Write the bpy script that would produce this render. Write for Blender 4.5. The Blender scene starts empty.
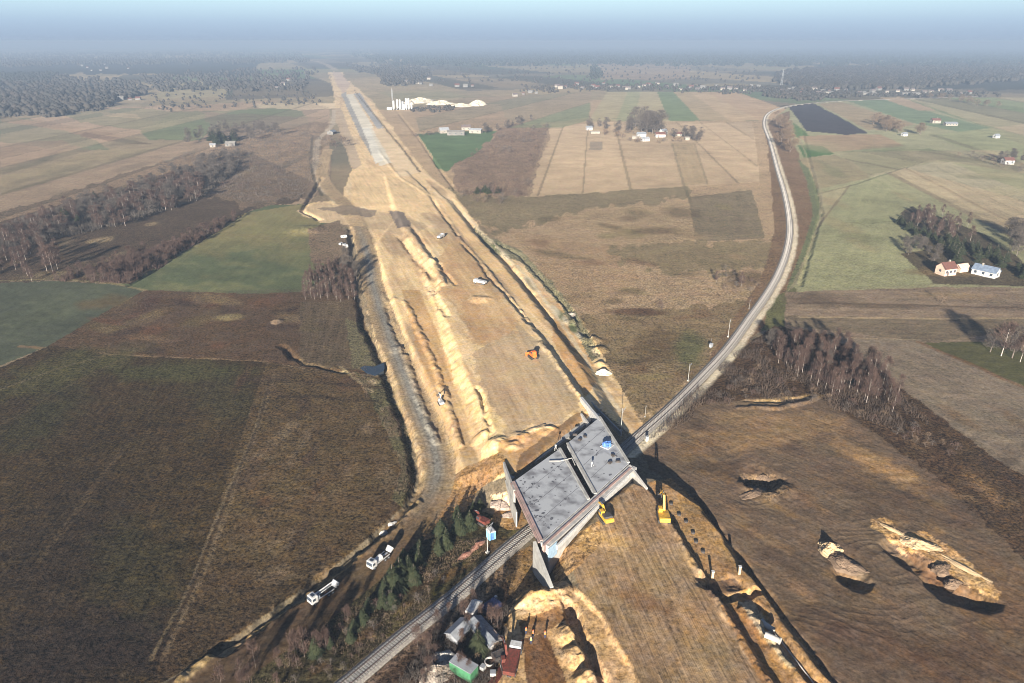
EXPO = 1.80
HAZE_TOP, HAZE_D, HAZE_G = 118.0, 0.00026, 0.0
HAZE_COL = (0.26, 0.34, 0.465, 1)
SKY0, SKY1, SKY2 = (2.15, 2.85, 4.0, 1), (2.6, 3.6, 4.9, 1), (4.0, 5.6, 6.4, 1)
import bpy, bmesh, math, random
import numpy as np
from mathutils import Vector, Matrix

random.seed(7)
rng = np.random.default_rng(11)
sc = bpy.context.scene
COL = sc.collection
R = math.radians

# ---------------------------------------------------------------- camera
F, H, TH = 700.0, 110.0, math.atan(300 / 700.0)
cam = bpy.data.objects.new('camera', bpy.data.cameras.new('camera'))
COL.objects.link(cam)
cam.location = (0, 0, H)
cam.rotation_euler = (math.pi / 2 - TH, 0, 0)
cam.data.sensor_width = 36
cam.data.lens = F / 1024 * 36
cam.data.clip_start = 1.0
cam.data.clip_end = 80000
sc.camera = cam
cT, sT = math.cos(TH), math.sin(TH)


def at(px, py, z=0.0):
    a = (px - 512) / F
    b = (py - 341.5) / F
    d = (a, cT - b * sT, -sT - b * cT)
    t = (H - z) / (-d[2])
    return (d[0] * t, d[1] * t, z)


def project(X, Y, Z):
    dz = Z - H
    zc = Y * cT - dz * sT
    up = Y * sT + dz * cT
    return 512 + F * X / zc, 341.5 - F * up / zc


# ---------------------------------------------------------------- light
SUN_AZ, SUN_EL = 9.5, 15.0
w = bpy.data.worlds.new('World')
sc.world = w
w.use_nodes = True
nt = w.node_tree
bg = nt.nodes['Background']
sky = nt.nodes.new('ShaderNodeTexSky')
sky.sky_type = 'NISHITA'
sky.sun_disc = False
sky.sun_elevation = R(SUN_EL)
sky.sun_rotation = R(180 + SUN_AZ)
sky.altitude = 100
sky.air_density = 1.0
sky.dust_density = 1.5
sky.ozone_density = 2.2
# winter haze pales the lower sky: the Nishita sky is blended with a soft blue by height above the horizon
tcw = nt.nodes.new('ShaderNodeTexCoord')
sxyz = nt.nodes.new('ShaderNodeSeparateXYZ'); nt.links.new(tcw.outputs['Generated'], sxyz.inputs[0])
ramp = nt.nodes.new('ShaderNodeValToRGB')
er = ramp.color_ramp.elements
er[0].position = 0.0; er[0].color = SKY0
er[1].position = 1.0; er[1].color = (.4, .7, 1.6, 1)
e_ = er.new(0.022); e_.color = SKY1
e_ = er.new(0.055); e_.color = SKY2
e_ = er.new(0.16); e_.color = (.8, 1.1, 1.7, 1)
nt.links.new(sxyz.outputs['Z'], ramp.inputs[0])
mixw = nt.nodes.new('ShaderNodeMix'); mixw.data_type = 'RGBA'; mixw.inputs[0].default_value = .85
nt.links.new(sky.outputs[0], mixw.inputs[6]); nt.links.new(ramp.outputs[0], mixw.inputs[7])
nt.links.new(mixw.outputs[2], bg.inputs[0])
bg.inputs[1].default_value = 0.05
sun = bpy.data.objects.new('sun', bpy.data.lights.new('sun', 'SUN'))
COL.objects.link(sun)
sun.data.energy = 5.0
sun.data.angle = R(0.5)
sun.data.color = (1.0, 0.92, 0.80)
ldir = Vector((math.sin(R(SUN_AZ)) * math.cos(R(SUN_EL)), math.cos(R(SUN_AZ)) * math.cos(R(SUN_EL)), -math.sin(R(SUN_EL))))
sun.rotation_euler = ldir.to_track_quat('-Z', 'Y').to_euler()
sun.location = (-50, -200, 400)
sc.view_settings.view_transform = 'Standard'
sc.view_settings.look = 'None'
sc.view_settings.exposure = EXPOSURE = EXPO
sc.view_settings.gamma = 1.0
try:
    sc.cycles.volume_max_steps = 64
    sc.cycles.filter_width = 1.0
    sc.cycles.max_bounces = 5
    sc.cycles.volume_bounces = 1
except Exception:
    pass


# ---------------------------------------------------------------- noise
def hsh(ix, iy, seed):
    n = (ix.astype(np.int64) * 374761393 + iy.astype(np.int64) * 668265263 + seed * 974634777) & 0x7fffffff
    n = ((n ^ (n >> 13)) * 1274126177) & 0x7fffffff
    return ((n ^ (n >> 16)) & 0xffff) / 65535.0


def vn(x, y, seed=0):
    fx, fy = np.floor(x), np.floor(y)
    tx, ty = x - fx, y - fy
    tx = tx * tx * (3 - 2 * tx)
    ty = ty * ty * (3 - 2 * ty)
    a = hsh(fx, fy, seed); b = hsh(fx + 1, fy, seed)
    c = hsh(fx, fy + 1, seed); d = hsh(fx + 1, fy + 1, seed)
    return (a * (1 - tx) + b * tx) * (1 - ty) + (c * (1 - tx) + d * tx) * ty


def fbm(x, y, seed=0, o=4):
    s = 0; a = 0.5; t = 0
    for i in range(o):
        s = s + a * vn(x * 2 ** i + i * 17.3, y * 2 ** i + i * 9.1, seed + i)
        t += a
        a *= 0.5
    return s / t


def inpoly(x, y, P):
    ins = np.zeros(x.shape, bool)
    n = len(P)
    j = n - 1
    for i in range(n):
        xi, yi = P[i][0], P[i][1]
        xj, yj = P[j][0], P[j][1]
        if yi != yj:
            c = ((yi > y) != (yj > y)) & (x < (xj - xi) * (y - yi) / (yj - yi) + xi)
            ins ^= c
        j = i
    return ins


def dseg(x, y, P, closed=False):
    """distance to a polyline, and the fraction along it"""
    best = np.full(x.shape, 1e9)
    par = np.zeros(x.shape)
    n = len(P)
    for i in range(n if closed else n - 1):
        ax, ay = P[i][0], P[i][1]
        bx, by = P[(i + 1) % n][0], P[(i + 1) % n][1]
        L = (bx - ax) ** 2 + (by - ay) ** 2 + 1e-9
        t = np.clip(((x - ax) * (bx - ax) + (y - ay) * (by - ay)) / L, 0, 1)
        d = np.hypot(x - ax - t * (bx - ax), y - ay - t * (by - ay))
        m = d < best
        best = np.where(m, d, best)
        par = np.where(m, i + t, par)
    return best, par


def smooth_line(P, n=6):
    """Catmull-Rom through the points"""
    out = []
    Q = [P[0]] + list(P) + [P[-1]]
    for i in range(1, len(Q) - 2):
        p0, p1, p2, p3 = [np.array(q, float) for q in Q[i - 1:i + 3]]
        for k in range(n):
            t = k / n
            out.append(tuple(0.5 * ((2 * p1) + (-p0 + p2) * t + (2 * p0 - 5 * p1 + 4 * p2 - p3) * t * t + (-p0 + 3 * p1 - 3 * p2 + p3) * t ** 3)))
    out.append(tuple(P[-1]))
    return out


def W(pts):
    """pixel+height polyline to world"""
    return [at(p[0], p[1], p[2] if len(p) > 2 else 0.0) for p in pts]


# ---------------------------------------------------------------- the lie of the land
RAIL_PX = [(270, 744), (300, 721), (352, 680), (406, 634.5), (456, 595), (506, 551), (530, 530.5), (580, 488), (637, 437.5), (667, 411),
           (692, 386.5), (727, 349), (751, 316), (766, 295), (778, 274), (787, 249), (789.5, 225), (785, 196), (777, 168), (770, 142),
           (764, 124), (768, 113.5), (782, 107.5), (805, 103.8), (840, 101), (900, 99), (990, 96)]
RAIL = smooth_line(W(RAIL_PX), 8)
HAUL_PX = [(328, 150), (322, 172), (330, 190), (345, 205), (357, 225), (366, 250), (372, 280), (382, 315), (398, 360), (414, 400), (430, 440), (437, 475), (425, 505),
           (398, 535), (372, 562), (330, 597), (280, 632), (225, 668), (170, 706)]
HAUL = smooth_line(W(HAUL_PX), 4)

PLATEAUS = [
    # (slope, [(px, py, z) ...])
    (0.75, [(515, 472, 6.2), (588, 411, 6.2), (578, 394, 6.2), (545, 345, 6), (515, 305, 5.4), (490, 272, 4.2), (462, 240, 3.2),
            (435, 200, 1.8), (405, 170, 1), (385, 175, 1), (398, 215, 2), (422, 265, 3.5), (443, 310, 5), (466, 370, 6), (490, 430, 6.2), (500, 455, 6.2)]),
    (0.7, [(583, 402, 4), (601, 404, 4), (577, 362, 4), (543, 315, 3.6), (503, 265, 2.6), (472, 232, 2), (447, 200, 1.5), (430, 185, 0.8),
           (428, 195, 1), (462, 240, 2), (515, 305, 3.4), (560, 370, 4)]),
    (0.6, [(505, 462, 3.0), (455, 478, 1.8), (437, 445, 2.0), (412, 385, 2.2), (396, 330, 2.2), (384, 280, 1.8), (376, 245, 1.2), (400, 215, 1.5),
           (443, 310, 3), (480, 400, 3.2)]),
    (1.0, [(572, 566, 4.6), (574, 545, 4.8), (592, 519, 6.0), (612, 499, 6.6), (632, 482, 6.8), (646, 488, 6.4), (668, 522, 5.6), (700, 572, 4.4), (740, 636, 4.0), (790, 716, 4.0),
           (668, 730, 4.0), (628, 660, 4.0), (602, 612, 4.2), (580, 590, 4.5)]),
    (0.9, [(640, 478, 6.0), (650, 478, 5.4), (668, 484, 4.6), (696, 505, 3.2), (736, 560, 2.0), (775, 610, 1.9), (850, 706, 1.9), (770, 706, 1.9), (700, 600, 2.0), (660, 530, 3.6)]),
    (0.7, [(516, 612, 3.0), (538, 590, 3.4), (566, 582, 4.2), (602, 612, 3.6), (628, 660, 3.2), (660, 720, 3.0), (498, 720, 1.6), (506, 650, 2.0)]),
]
PLW = [(s, W(P)) for s, P in PLATEAUS]
# ditches and ridges: (half width m, depth(+up), polyline px)
LINES = [
    (1.6, -1.5, [(322, 178, 0), (302, 211, 0), (320, 220, 0)]),
    (1.8, -1.7, [(350, 228, 0), (353, 262, 0), (358, 290, 0), (363, 325, 0), (385, 372, 0), (398, 410, 0), (412, 450, 0), (417, 480, 0), (408, 507, 0), (385, 530, 0), (340, 568, 0), (280, 610, 0), (220, 652, 0)]),
    (1.4, 0.9, [(418, 503, 0), (395, 527, 0), (350, 563, 0), (286, 610, 0), (222, 652, 0), (180, 683, 0)]),
    (1.2, -1.3, [(430, 195, 1.5), (443, 215, 2), (452, 228, 2), (458, 236, 3)]),
    (1.2, -1.2, [(462, 243, 3), (480, 262, 4), (490, 276, 5), (505, 292, 5), (530, 322, 6)]),
    (1.0, 0.8, [(541, 342, 6), (560, 368, 6), (581, 398, 6)]),
    (1.4, -1.3, [(452, 198, 1), (475, 228, 1), (510, 262, 2), (548, 312, 3), (572, 347, 3)]),
    (1.3, -1.3, [(498, 243, 0), (520, 255, 0), (545, 282, 0), (570, 310, 0), (592, 345, 0)]),
    (1.0, 0.7, [(378, 150, 0), (400, 178, 1), (425, 195, 1)]),
    (1.2, -1.2, [(396, 110, 0), (420, 140, 0), (437, 165, 0), (455, 190, 0)]),
    (1.6, 1.3, [(408, 230, 3), (422, 250, 4), (436, 268, 4.5), (443, 284, 5)]),
    (1.6, -1.0, [(400, 236, 2), (414, 254, 3), (430, 274, 4), (437, 290, 5)]),
    (1.2, -0.9, [(428, 283, 4), (440, 302, 5), (448, 315, 5.5)]),
    (0.9, -0.7, [(410, 225, 2), (432, 255, 3.5), (455, 285, 4.5)]),
    (1.0, -1.0, [(386, 300, 1.5), (392, 320, 2), (405, 350, 2)]),
    (1.0, 0.7, [(383, 292, 1), (400, 340, 1), (420, 400, 1.5), (437, 440, 1.5)]),
    (1.1, 0.8, [(404, 300, 3), (430, 350, 4), (447, 400, 4), (460, 440, 4)]),
    (0.8, -0.8, [(478, 395, 3.2), (486, 420, 3.2), (492, 445, 3.2)]),
    (1.0, 0.4, [(512, 447, 6), (530, 432, 6), (545, 427, 6), (556, 430, 6)]),
    # south, right strip
    (1.0, 0.6, [(668, 522, 5.6), (700, 572, 4.4), (740, 636, 4.0), (790, 716, 4.0)]),
    (1.4, -1.0, [(690, 492, 0), (733, 553, 0), (778, 612, 0), (845, 700, 0)]),
    (1.1, -1.6, [(716, 603, 2), (738, 597, 2), (755, 592, 2)]),
    (1.6, -1.5, [(748, 605, 1), (768, 628, 1), (800, 668, 1), (830, 700, 1)]),
    (0.9, 0.9, [(742, 612, 2), (765, 640, 2), (800, 683, 2)]),
    # left shelf pits
    (1.3, -1.7, [(567, 606, 3), (574, 622, 3), (586, 645, 3), (600, 675, 3), (606, 700, 3)]),
    (0.9, 0.7, [(512, 606, 3), (530, 600, 3.4), (548, 597, 3.6), (565, 590, 4)]),
    (0.8, -0.9, [(506, 618, 1.5), (503, 650, 1), (500, 690, 1)]),
    # right plain
    (0.9, -0.5, [(745, 400, 0), (775, 402, 0), (810, 396, 0)]),
    (1.0, 0.6, [(740, 408, 0), (780, 408, 0), (818, 398, 0)]),
    (3.2, -2.1, [(896, 549, 0), (925, 568, 0), (950, 592, 0), (980, 601, 0)]),
    (1.3, -1.6, [(700, 584, 2), (716, 600, 2)]),
    # ditches far
    (1.5, -1.2, [(130, 285, 0), (190, 246, 0), (244, 214, 0)]),
    (0.9, -0.8, [(285, 352, 0), (305, 364, 0), (345, 372, 0)]),
    (1.5, -1.0, [(280, 345, 0), (295, 358, 0)]),
    (1.2, -0.9, [(800, 122, 0), (822, 212, 0), (800, 285, 0)]),
]
LNW = [(hw, d, W(P)) for hw, d, P in LINES]
MOUNDS = [  # px,py,z0, radius, height
    (571, 636, 3.0, 3.2, 1.5), (576, 657, 3.0, 3.4, 1.6), (590, 683, 3.0, 4.0, 1.7), (548, 600, 3.4, 5, 1.0),
    (530, 596, 3, 4, 1.0), (520, 437, 6, 3.5, .6), (545, 432, 6, 3, .5), (512, 450, 5, 3, .6), (497, 452, 3, 4, .7),
    (480, 440, 3, 3, 1.0), (560, 385, 0, 1, 0),
    (480, 300, 4.8, 6, .8), (432, 262, 4, 5, 1.2), (305, 230, 0, 14, 1.5), (590, 340, 0, 5, 1.5), (575, 322, 0, 5, 1.3), (600, 350, 0, 4, 1.2),
    (760, 478, 0, 7, -1.6), (747, 486, 0, 3, 1.0), (785, 490, 0, 4, .8), (770, 496, 0, 3, .7),
    (853, 579, 0, 4.2, -1.8), (846, 574, 0, 3.5, -1.5), (758, 482, 0, 5, -2.2),
    (600, 365, 0, 3, 1.2), (705, 590, 2, 3, -.8), (735, 585, 2, 3, -.8),
    (755, 612, 2, 2.2, 1.2), (762, 622, 2, 2, 1.1), (774, 640, 1.8, 2.2, .9),
    (390, 300, 2, 4, .8), (397, 345, 2, 4, .7),
]
MDW = [(at(a, b, z), r, h) for a, b, z, r, h in MOUNDS]
CORR = [at(512, 480, 8), at(603, 412, 8), at(632, 463, 8), at(540, 545, 8)]


def terrain_h(X, Y):
    X = np.asarray(X, float); Y = np.asarray(Y, float)
    h = (fbm(X / 60, Y / 60, 3, 3) - .5) * 0.8 * np.clip((Y - 150) / 300, 0.1, 1)
    h += (fbm(X / 4, Y / 4, 5, 3) - .5) * 0.35 * np.clip(1.6 - Y / 500, .2, 1)
    # rolling far ground
    h += (fbm(X / 900, Y / 900, 8, 3) - .45) * 14 * np.clip((Y - 1500) / 3000, 0, 1)
    top = np.full(X.shape, -1e9)
    for slope, P in PLW:
        xs = [p[0] for p in P]; ys = [p[1] for p in P]
        m = (X > min(xs) - 12) & (X < max(xs) + 12) & (Y > min(ys) - 12) & (Y < max(ys) + 12)
        if not m.any():
            continue
        x = X[m] + (fbm(X[m] / 5, Y[m] / 5, 21, 3) - .5) * 1.6
        y = Y[m] + (fbm(X[m] / 5, Y[m] / 5, 22, 3) - .5) * 1.6
        ins = inpoly(x, y, P)
        d, _ = dseg(x, y, P, True)
        d = np.where(ins, 0, d)
        num = 0; den = 0
        for p in P:
            ww = 1 / ((x - p[0]) ** 2 + (y - p[1]) ** 2 + 4)
            num = num + ww * p[2]; den = den + ww
        z = num / den - d * slope
        t = top[m]
        top[m] = np.maximum(t, z)
    rough = (fbm(X / 2.2, Y / 9 + X / 30, 31, 3) - .5) * 0.22
    h = np.maximum(h, np.where(top > -50, top + rough, -1e9))
    dh, _ = dseg(X, Y, [(p[0], p[1]) for p in HAUL])
    hz = 0.25 + (fbm(X / 3, Y / 3, 41, 2) - .5) * .12
    k = np.clip((7.0 - dh) / 2.5, 0, 1)
    h = h * (1 - k) + hz * k
    for hw, dep, P in LNW:
        dep = dep * .72 if dep > 0 else dep * .9
        xs = [p[0] for p in P]; ys = [p[1] for p in P]
        m = (X > min(xs) - 8) & (X < max(xs) + 8) & (Y > min(ys) - 8) & (Y < max(ys) + 8)
        if not m.any():
            continue
        x = X[m] + (fbm(X[m] / 4, Y[m] / 4, 51, 3) - .5) * 2.0
        y = Y[m] + (fbm(X[m] / 4, Y[m] / 4, 52, 3) - .5) * 2.0
        d, s = dseg(x, y, P)
        g = np.clip((1 - d / (hw * 1.35)) * 1.5, 0, 1)
        g = g * g * (3 - 2 * g) * (.8 + .8 * vn(s * 3, s * 0, 61))
        h[m] += dep * g + np.clip(g, 0, .6) * (fbm(X[m] / 1.1, Y[m] / 1.1, 63, 3) - .5) * .9
    for c, r, hh in MDW:
        m = (abs(X - c[0]) < r * 2) & (abs(Y - c[1]) < r * 2)
        if m.any():
            q = np.hypot(X[m] - c[0], Y[m] - c[1]) / r * (0.8 + .5 * fbm(X[m] / 2.5, Y[m] / 2.5, 71, 2))
            g = np.clip(1 - q, 0, 1)
            h[m] += hh * np.minimum(1.0, g * 1.5) * (.62 + .76 * fbm(X[m] / 1.2, Y[m] / 1.2, 73, 3)) if abs(hh) > 0 else 0
    ins = inpoly(X, Y, CORR)
    h = np.where(ins, np.minimum(h, 0.05), h)
    dr, _ = dseg(X, Y, [(p[0], p[1]) for p in RAIL])
    h = np.minimum(h, np.maximum(0.0, (dr - 3.2) * 0.8))
    h = np.where(dr < 3.2, -0.05, h)
    return h


def gz(x, y):
    return float(terrain_h(np.array([x]), np.array([y]))[0])


def ground(px, py):
    """the place on the ground seen at a pixel of the photograph"""
    z = 0.0
    for i in range(14):
        p = at(px, py, z)
        z = z * .4 + gz(p[0], p[1]) * .6
    p = at(px, py, z)
    return (p[0], p[1], gz(p[0], p[1]))


# ---------------------------------------------------------------- terrain mesh
def lin(c):
    c = np.array(c, float) / 255
    return np.where(c <= .04045, c / 12.92, ((c + .055) / 1.055) ** 2.4)


ALB = 0.80


def col(r, g, b):
    return lin((r, g, b)) * ALB


ypix = np.concatenate([np.arange(790, 46.6, -0.82), ])
rowsY = np.array([at(512, y)[1] for y in ypix])
NU = 1240
U = np.linspace(-1.02, 1.02, NU)
GX = (rowsY[:, None] + 62) * U[None, :]
GY = np.repeat(rowsY[:, None], NU, 1)
NR = len(rowsY)
X = GX.ravel(); Y = GY.ravel()
Z = terrain_h(X, Y)
PU, PV = project(X, Y, Z)
Ccol = np.zeros((X.size, 3))
Kf = np.zeros((X.size, 3))
Gr = np.full(X.size, 0.5)
Cls = np.zeros(X.size, np.int8)
j1 = (fbm(PU / 9, PV / 6, 81, 3) - .5) * 2
j2 = (fbm(PU / 9, PV / 6, 91, 3) - .5) * 2


def fill(mask, c, furrow=None, period=3.0, fs=0.25, grain=None, cls=None, mix=1.0, keepk=False):
    c = col(*c)
    mix = np.asarray(mix)
    if mix.ndim == 0:
        Ccol[mask] = Ccol[mask] * (1 - mix) + c * mix
    else:
        mm = mix[mask][:, None]
        Ccol[mask] = Ccol[mask] * (1 - mm) + c * mm
    if not keepk:
        if furrow is not None:
            a = at(*furrow[0]); b = at(*furrow[1])
            dx, dy = b[0] - a[0], b[1] - a[1]
            L = math.hypot(dx, dy)
            Kf[mask] = (-dy / L / period, dx / L / period, fs)
        else:
            Kf[mask] = (0, 0, 0)
    if grain is not None:
        Gr[mask] = grain
    if cls is not None:
        Cls[mask] = cls


def poly(P, c, jit=2.0, **kw):
    fill(inpoly(PU + j1 * jit, PV + j2 * jit * .6, P), c, **kw)


def blob(cx, cy, rx, ry, c, k=0.7, ang=0, seed=0, **kw):
    ca, sa = math.cos(R(ang)), math.sin(R(ang))
    dx = PU - cx; dy = PV - cy
    q = np.hypot((dx * ca + dy * sa) / rx, (-dx * sa + dy * ca) / ry)
    m = q < 1.6
    g = np.zeros(X.size)
    g[m] = np.clip(1.25 - q[m] - 0.9 * (fbm(PU[m] / 14 + seed, PV[m] / 7, 95 + seed, 4) - .35), 0, 1)
    fill(m, c, mix=np.clip(g * 1.6, 0, 1) * k, keepk=True, **kw)


def stroke(P, width, c, k=1.0, jit=.6, cls=None, soft=.35, **kw):
    """a line of width metres; P is in pixels (with heights)"""
    Wp = W(P)
    xs = [p[0] for p in Wp]; ys = [p[1] for p in Wp]
    m = (X > min(xs) - width * 2) & (X < max(xs) + width * 2) & (Y > min(ys) - width * 2) & (Y < max(ys) + width * 2)
    idx = np.nonzero(m)[0]
    x = X[idx]; y = Y[idx]
    q = jit * width
    x = x + (fbm(x / (2 * width + 1), y / (2 * width + 1), 101, 3) - .5) * q
    y = y + (fbm(x / (2 * width + 1), y / (2 * width + 1), 102, 3) - .5) * q
    d, s = dseg(x, y, Wp)
    g = np.clip((1 - d / (width * .5)) / soft, 0, 1)
    Ccol[idx] = Ccol[idx] * (1 - g[:, None] * k) + col(*c) * g[:, None] * k
    if cls is not None:
        Cls[idx[g > .3]] = cls
    if 'grain' in kw:
        Gr[idx[g > .3]] = kw['grain']
# ---------------------------------------------------------------- what the ground is made of
GROUND, FIELD, ROAD, EARTH, PLAIN, MEADOW = 0, 1, 2, 3, 4, 5
A = np.ones(X.size, bool)
fill(A, (122, 110, 92), grain=.6)
n = fbm(X / 260, Y / 420, 111, 3)
fill(A, (98, 96, 80), mix=np.clip((n - .5) * 4, 0, .8), keepk=True)
n = fbm(X / 140, Y / 260, 113, 3)
fill(A, (142, 124, 98), mix=np.clip((n - .5) * 4, 0, .7), keepk=True)
# far patchwork of small fields (beyond 1.6 km), long narrow strips
ca, sa = math.cos(.35), math.sin(.35)
for (bx, by, sd) in ((170, 620, 1), (300, 900, 2)):
    ix = np.floor((X * ca + Y * sa) / bx + .3 * vn(X / 900, Y / 900, 5)); iy = np.floor((-X * sa + Y * ca) / by + .3 * vn(X / 900, Y / 900, 6))
    r1 = hsh(ix, iy, 120 + sd); r2 = hsh(ix, iy, 130 + sd)
    far = Y > 1000
    for lo, hi, c in ((0, .16, (150, 134, 104)), (.16, .3, (92, 112, 78)), (.3, .42, (112, 104, 90)), (.42, .5, (165, 145, 112)), (.5, .6, (78, 72, 62)), (.6, .72, (60, 62, 52))):
        fill(far & (r1 > lo) & (r1 < hi), c, mix=.65, keepk=True)
# forests' floors at the horizon
for P in ([(0, 76), (60, 82), (130, 83), (145, 95), (110, 103), (60, 112), (0, 118)], [(-200, 60), (260, 60), (250, 78), (120, 74), (-200, 76)],
          [(380, 48), (1300, 48), (1300, 62), (900, 62), (560, 62), (380, 60)], [(820, 66), (1300, 64), (1300, 84), (1000, 90), (800, 86)]):
    poly(P, (58, 58, 52), jit=5, grain=.5)
# --- left side
poly([(-300, 118), (0, 114), (110, 108), (200, 104), (300, 100), (330, 108), (330, 190), (300, 205), (245, 213), (200, 150), (130, 172), (60, 200), (0, 222), (-300, 300)], (156, 134, 110), jit=3, cls=MEADOW)
poly([(-100, 120), (30, 118), (95, 140), (110, 150), (60, 150), (-100, 128)], (104, 110, 84), cls=FIELD)
poly([(60, 112), (140, 108), (200, 115), (160, 132), (120, 128), (80, 122)], (108, 114, 84), cls=FIELD)
poly([(100, 112), (135, 114), (142, 119), (105, 116)], (150, 140, 108), jit=1)
poly([(175, 112), (300, 108), (310, 125), (290, 132), (220, 125), (200, 140), (150, 140), (140, 132)], (98, 112, 78), cls=FIELD)
poly([(0, 116), (60, 124), (150, 140), (115, 143), (60, 130), (0, 122)], (142, 118, 94), cls=FIELD)
poly([(85, 132), (155, 144), (130, 144), (80, 136)], (98, 78, 64), jit=1)
poly([(-100, 205), (60, 172), (160, 148), (100, 150), (0, 178), (-100, 190)], (156, 136, 106), jit=3, mix=.6)
poly([(-100, 150), (60, 140), (90, 150), (0, 175), (-100, 180)], (118, 100, 84), jit=4, mix=.7)
for i in range(14):
    blob(rng.uniform(0, 200), rng.uniform(142, 190), 26, 3, (112, 96, 80) if i % 2 else (96, 86, 70), .6, ang=-14, seed=i)
poly([(200, 112), (330, 118), (330, 190), (310, 200), (280, 190), (230, 150)], (112, 98, 84), jit=4, mix=.8)
# quarry road on the left of the far motorway
poly([(256, 104), (335, 103), (337, 108), (300, 110), (258, 108)], (205, 180, 142), jit=1.5, cls=EARTH)
# scrub and birch floor
poly([(-300, 330), (-300, 235), (0, 212), (60, 195), (130, 172), (200, 152), (245, 140), (330, 120), (318, 170), (300, 200), (248, 213), (131, 284), (60, 280), (0, 284)], (82, 68, 54), jit=5, grain=1.2)
poly([(195, 150), (262, 130), (320, 128), (322, 160), (318, 190), (262, 207), (242, 206), (200, 195)], (118, 100, 82), jit=12, mix=.9)
for i in range(22):
    blob(rng.uniform(40, 320), rng.uniform(150, 260), rng.uniform(10, 25), rng.uniform(2, 4), (128, 112, 88) if i % 2 else (56, 50, 44), .6, ang=-24, seed=30 + i)
blob(100, 240, 16, 3, (140, 122, 92), .9, -10, 3); blob(152, 224, 9, 2.6, (140, 122, 92), .8, -10, 4)
blob(60, 275, 60, 4, (120, 106, 80), .6, -3, 5)
# green fields
poly([(106, 284), (131, 284), (246, 213), (270, 205), (302, 204), (322, 218), (345, 250), (348, 268), (330, 276), (300, 292), (250, 295), (140, 290)], (88, 95, 68), jit=1.0, furrow=((150, 288), (250, 214)), period=3.0, fs=.16, cls=FIELD, grain=.35)
m = inpoly(PU, PV, [(106, 284), (131, 284), (246, 213), (302, 204), (345, 250), (330, 276), (250, 295), (140, 290)])
fill(m, (132, 122, 84), mix=np.clip((262 - PV) / 30 + (fbm(PU / 20, PV / 10, 140, 3) - .5), 0, .9), keepk=True)
fill(m, (118, 116, 80), mix=np.clip((fbm(PU / 30, PV / 8, 141, 3) - .5) * 3, 0, .5), keepk=True)
poly([(-300, 292), (0, 283), (60, 281), (110, 284), (145, 290), (97, 317), (55, 343), (0, 366), (-300, 470)], (80, 84, 68), jit=1.2, furrow=((10, 360), (140, 292)), period=3.5, fs=.16, cls=FIELD, grain=.3)
blob(50, 310, 60, 16, (92, 96, 74), .5, -20, 7)
stroke([(0, 281), (60, 279), (110, 283), (146, 290)], 2.2, (138, 126, 92), .8)
# brown rough ground
poly([(146, 290), (250, 294), (302, 292), (352, 288), (365, 325), (385, 375), (330, 372), (265, 362), (110, 356), (48, 346), (97, 317)], (88, 69, 50), jit=2, grain=1.0)
for i in range(26):
    blob(rng.uniform(90, 350), rng.uniform(296, 352), rng.uniform(10, 26), rng.uniform(3, 7), [(98, 70, 52), (118, 100, 72), (64, 50, 42), (98, 84, 58)][i % 4], .75, ang=rng.uniform(-20, 10), seed=60 + i)
blob(228, 318, 18, 4, (136, 122, 84), .9, -5, 9); blob(150, 338, 30, 4, (124, 100, 74), .8, 5, 10); blob(150, 303, 18, 8, (74, 50, 40), .7, -40, 11)
stroke([(20, 346), (110, 355), (200, 359), (265, 362)], 2.5, (132, 110, 84), .8)
poly([(300, 302), (350, 300), (362, 322), (384, 372), (300, 366)], (96, 82, 62), jit=1.5, furrow=((300, 362), (312, 300)), period=1.6, fs=.4)
poly([(345, 318), (361, 325), (381, 370), (352, 368)], (112, 106, 78), jit=2, grain=1.2)
# big dark field
poly([(-300, 480), (-300, 372), (0, 368), (50, 345), (110, 355), (200, 359), (267, 362), (240, 440), (212, 525), (160, 660), (130, 800), (-500, 800)], (66, 53, 34), jit=1.2, furrow=((150, 660), (262, 364)), period=1.5, fs=.34, grain=1.1, cls=FIELD)
blob(60, 372, 90, 18, (76, 74, 44), .7, -15, 21); blob(180, 372, 80, 12, (72, 72, 42), .7, 0, 22); blob(40, 420, 60, 22, (58, 58, 36), .6, -30, 23)
blob(170, 470, 110, 60, (70, 57, 38), .5, -50, 24); blob(60, 560, 120, 70, (52, 43, 29), .8, -40, 25); blob(90, 650, 170, 50, (44, 37, 26), .85, -10, 26)  # darker blobs at the lower left paint lens vignetting into the soil colour
blob(140, 570, 60, 60, (56, 54, 36), .5, -50, 27); blob(225, 400, 30, 40, (70, 66, 44), .5, -65, 28)
stroke([(40, 560), (95, 485), (130, 440)], 2.2, (98, 82, 66), .3); stroke([(0, 390), (60, 368), (120, 352)], 1.4, (104, 92, 70), .5)
stroke([(150, 345), (70, 385), (0, 425)], 1.2, (92, 78, 58), .4)
# brown fallow between the field and the haul road
poly([(267, 362), (300, 368), (345, 374), (381, 376), (398, 412), (411, 452), (416, 482), (405, 505), (380, 528), (335, 566), (275, 608), (215, 650), (150, 690), (130, 800), (160, 660), (212, 525), (240, 440)], (88, 72, 50), jit=1.5, grain=1.1)
m = inpoly(PU, PV, [(267, 362), (381, 376), (416, 482), (275, 608), (150, 690), (160, 660), (212, 525)])
fill(m, (62, 50, 38), mix=np.clip((PV - 520) / 130, 0, .75), keepk=True)
for i in range(30):
    blob(rng.uniform(240, 400), rng.uniform(372, 600), rng.uniform(8, 24), rng.uniform(4, 10), [(70, 56, 46), (106, 88, 66), (84, 62, 46), (112, 96, 76)][i % 4], .6, ang=rng.uniform(-60, 0), seed=90 + i)
stroke([(268, 385), (255, 430), (228, 490), (212, 530), (188, 590), (150, 660)], 1.0, (112, 98, 78), .6)
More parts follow.
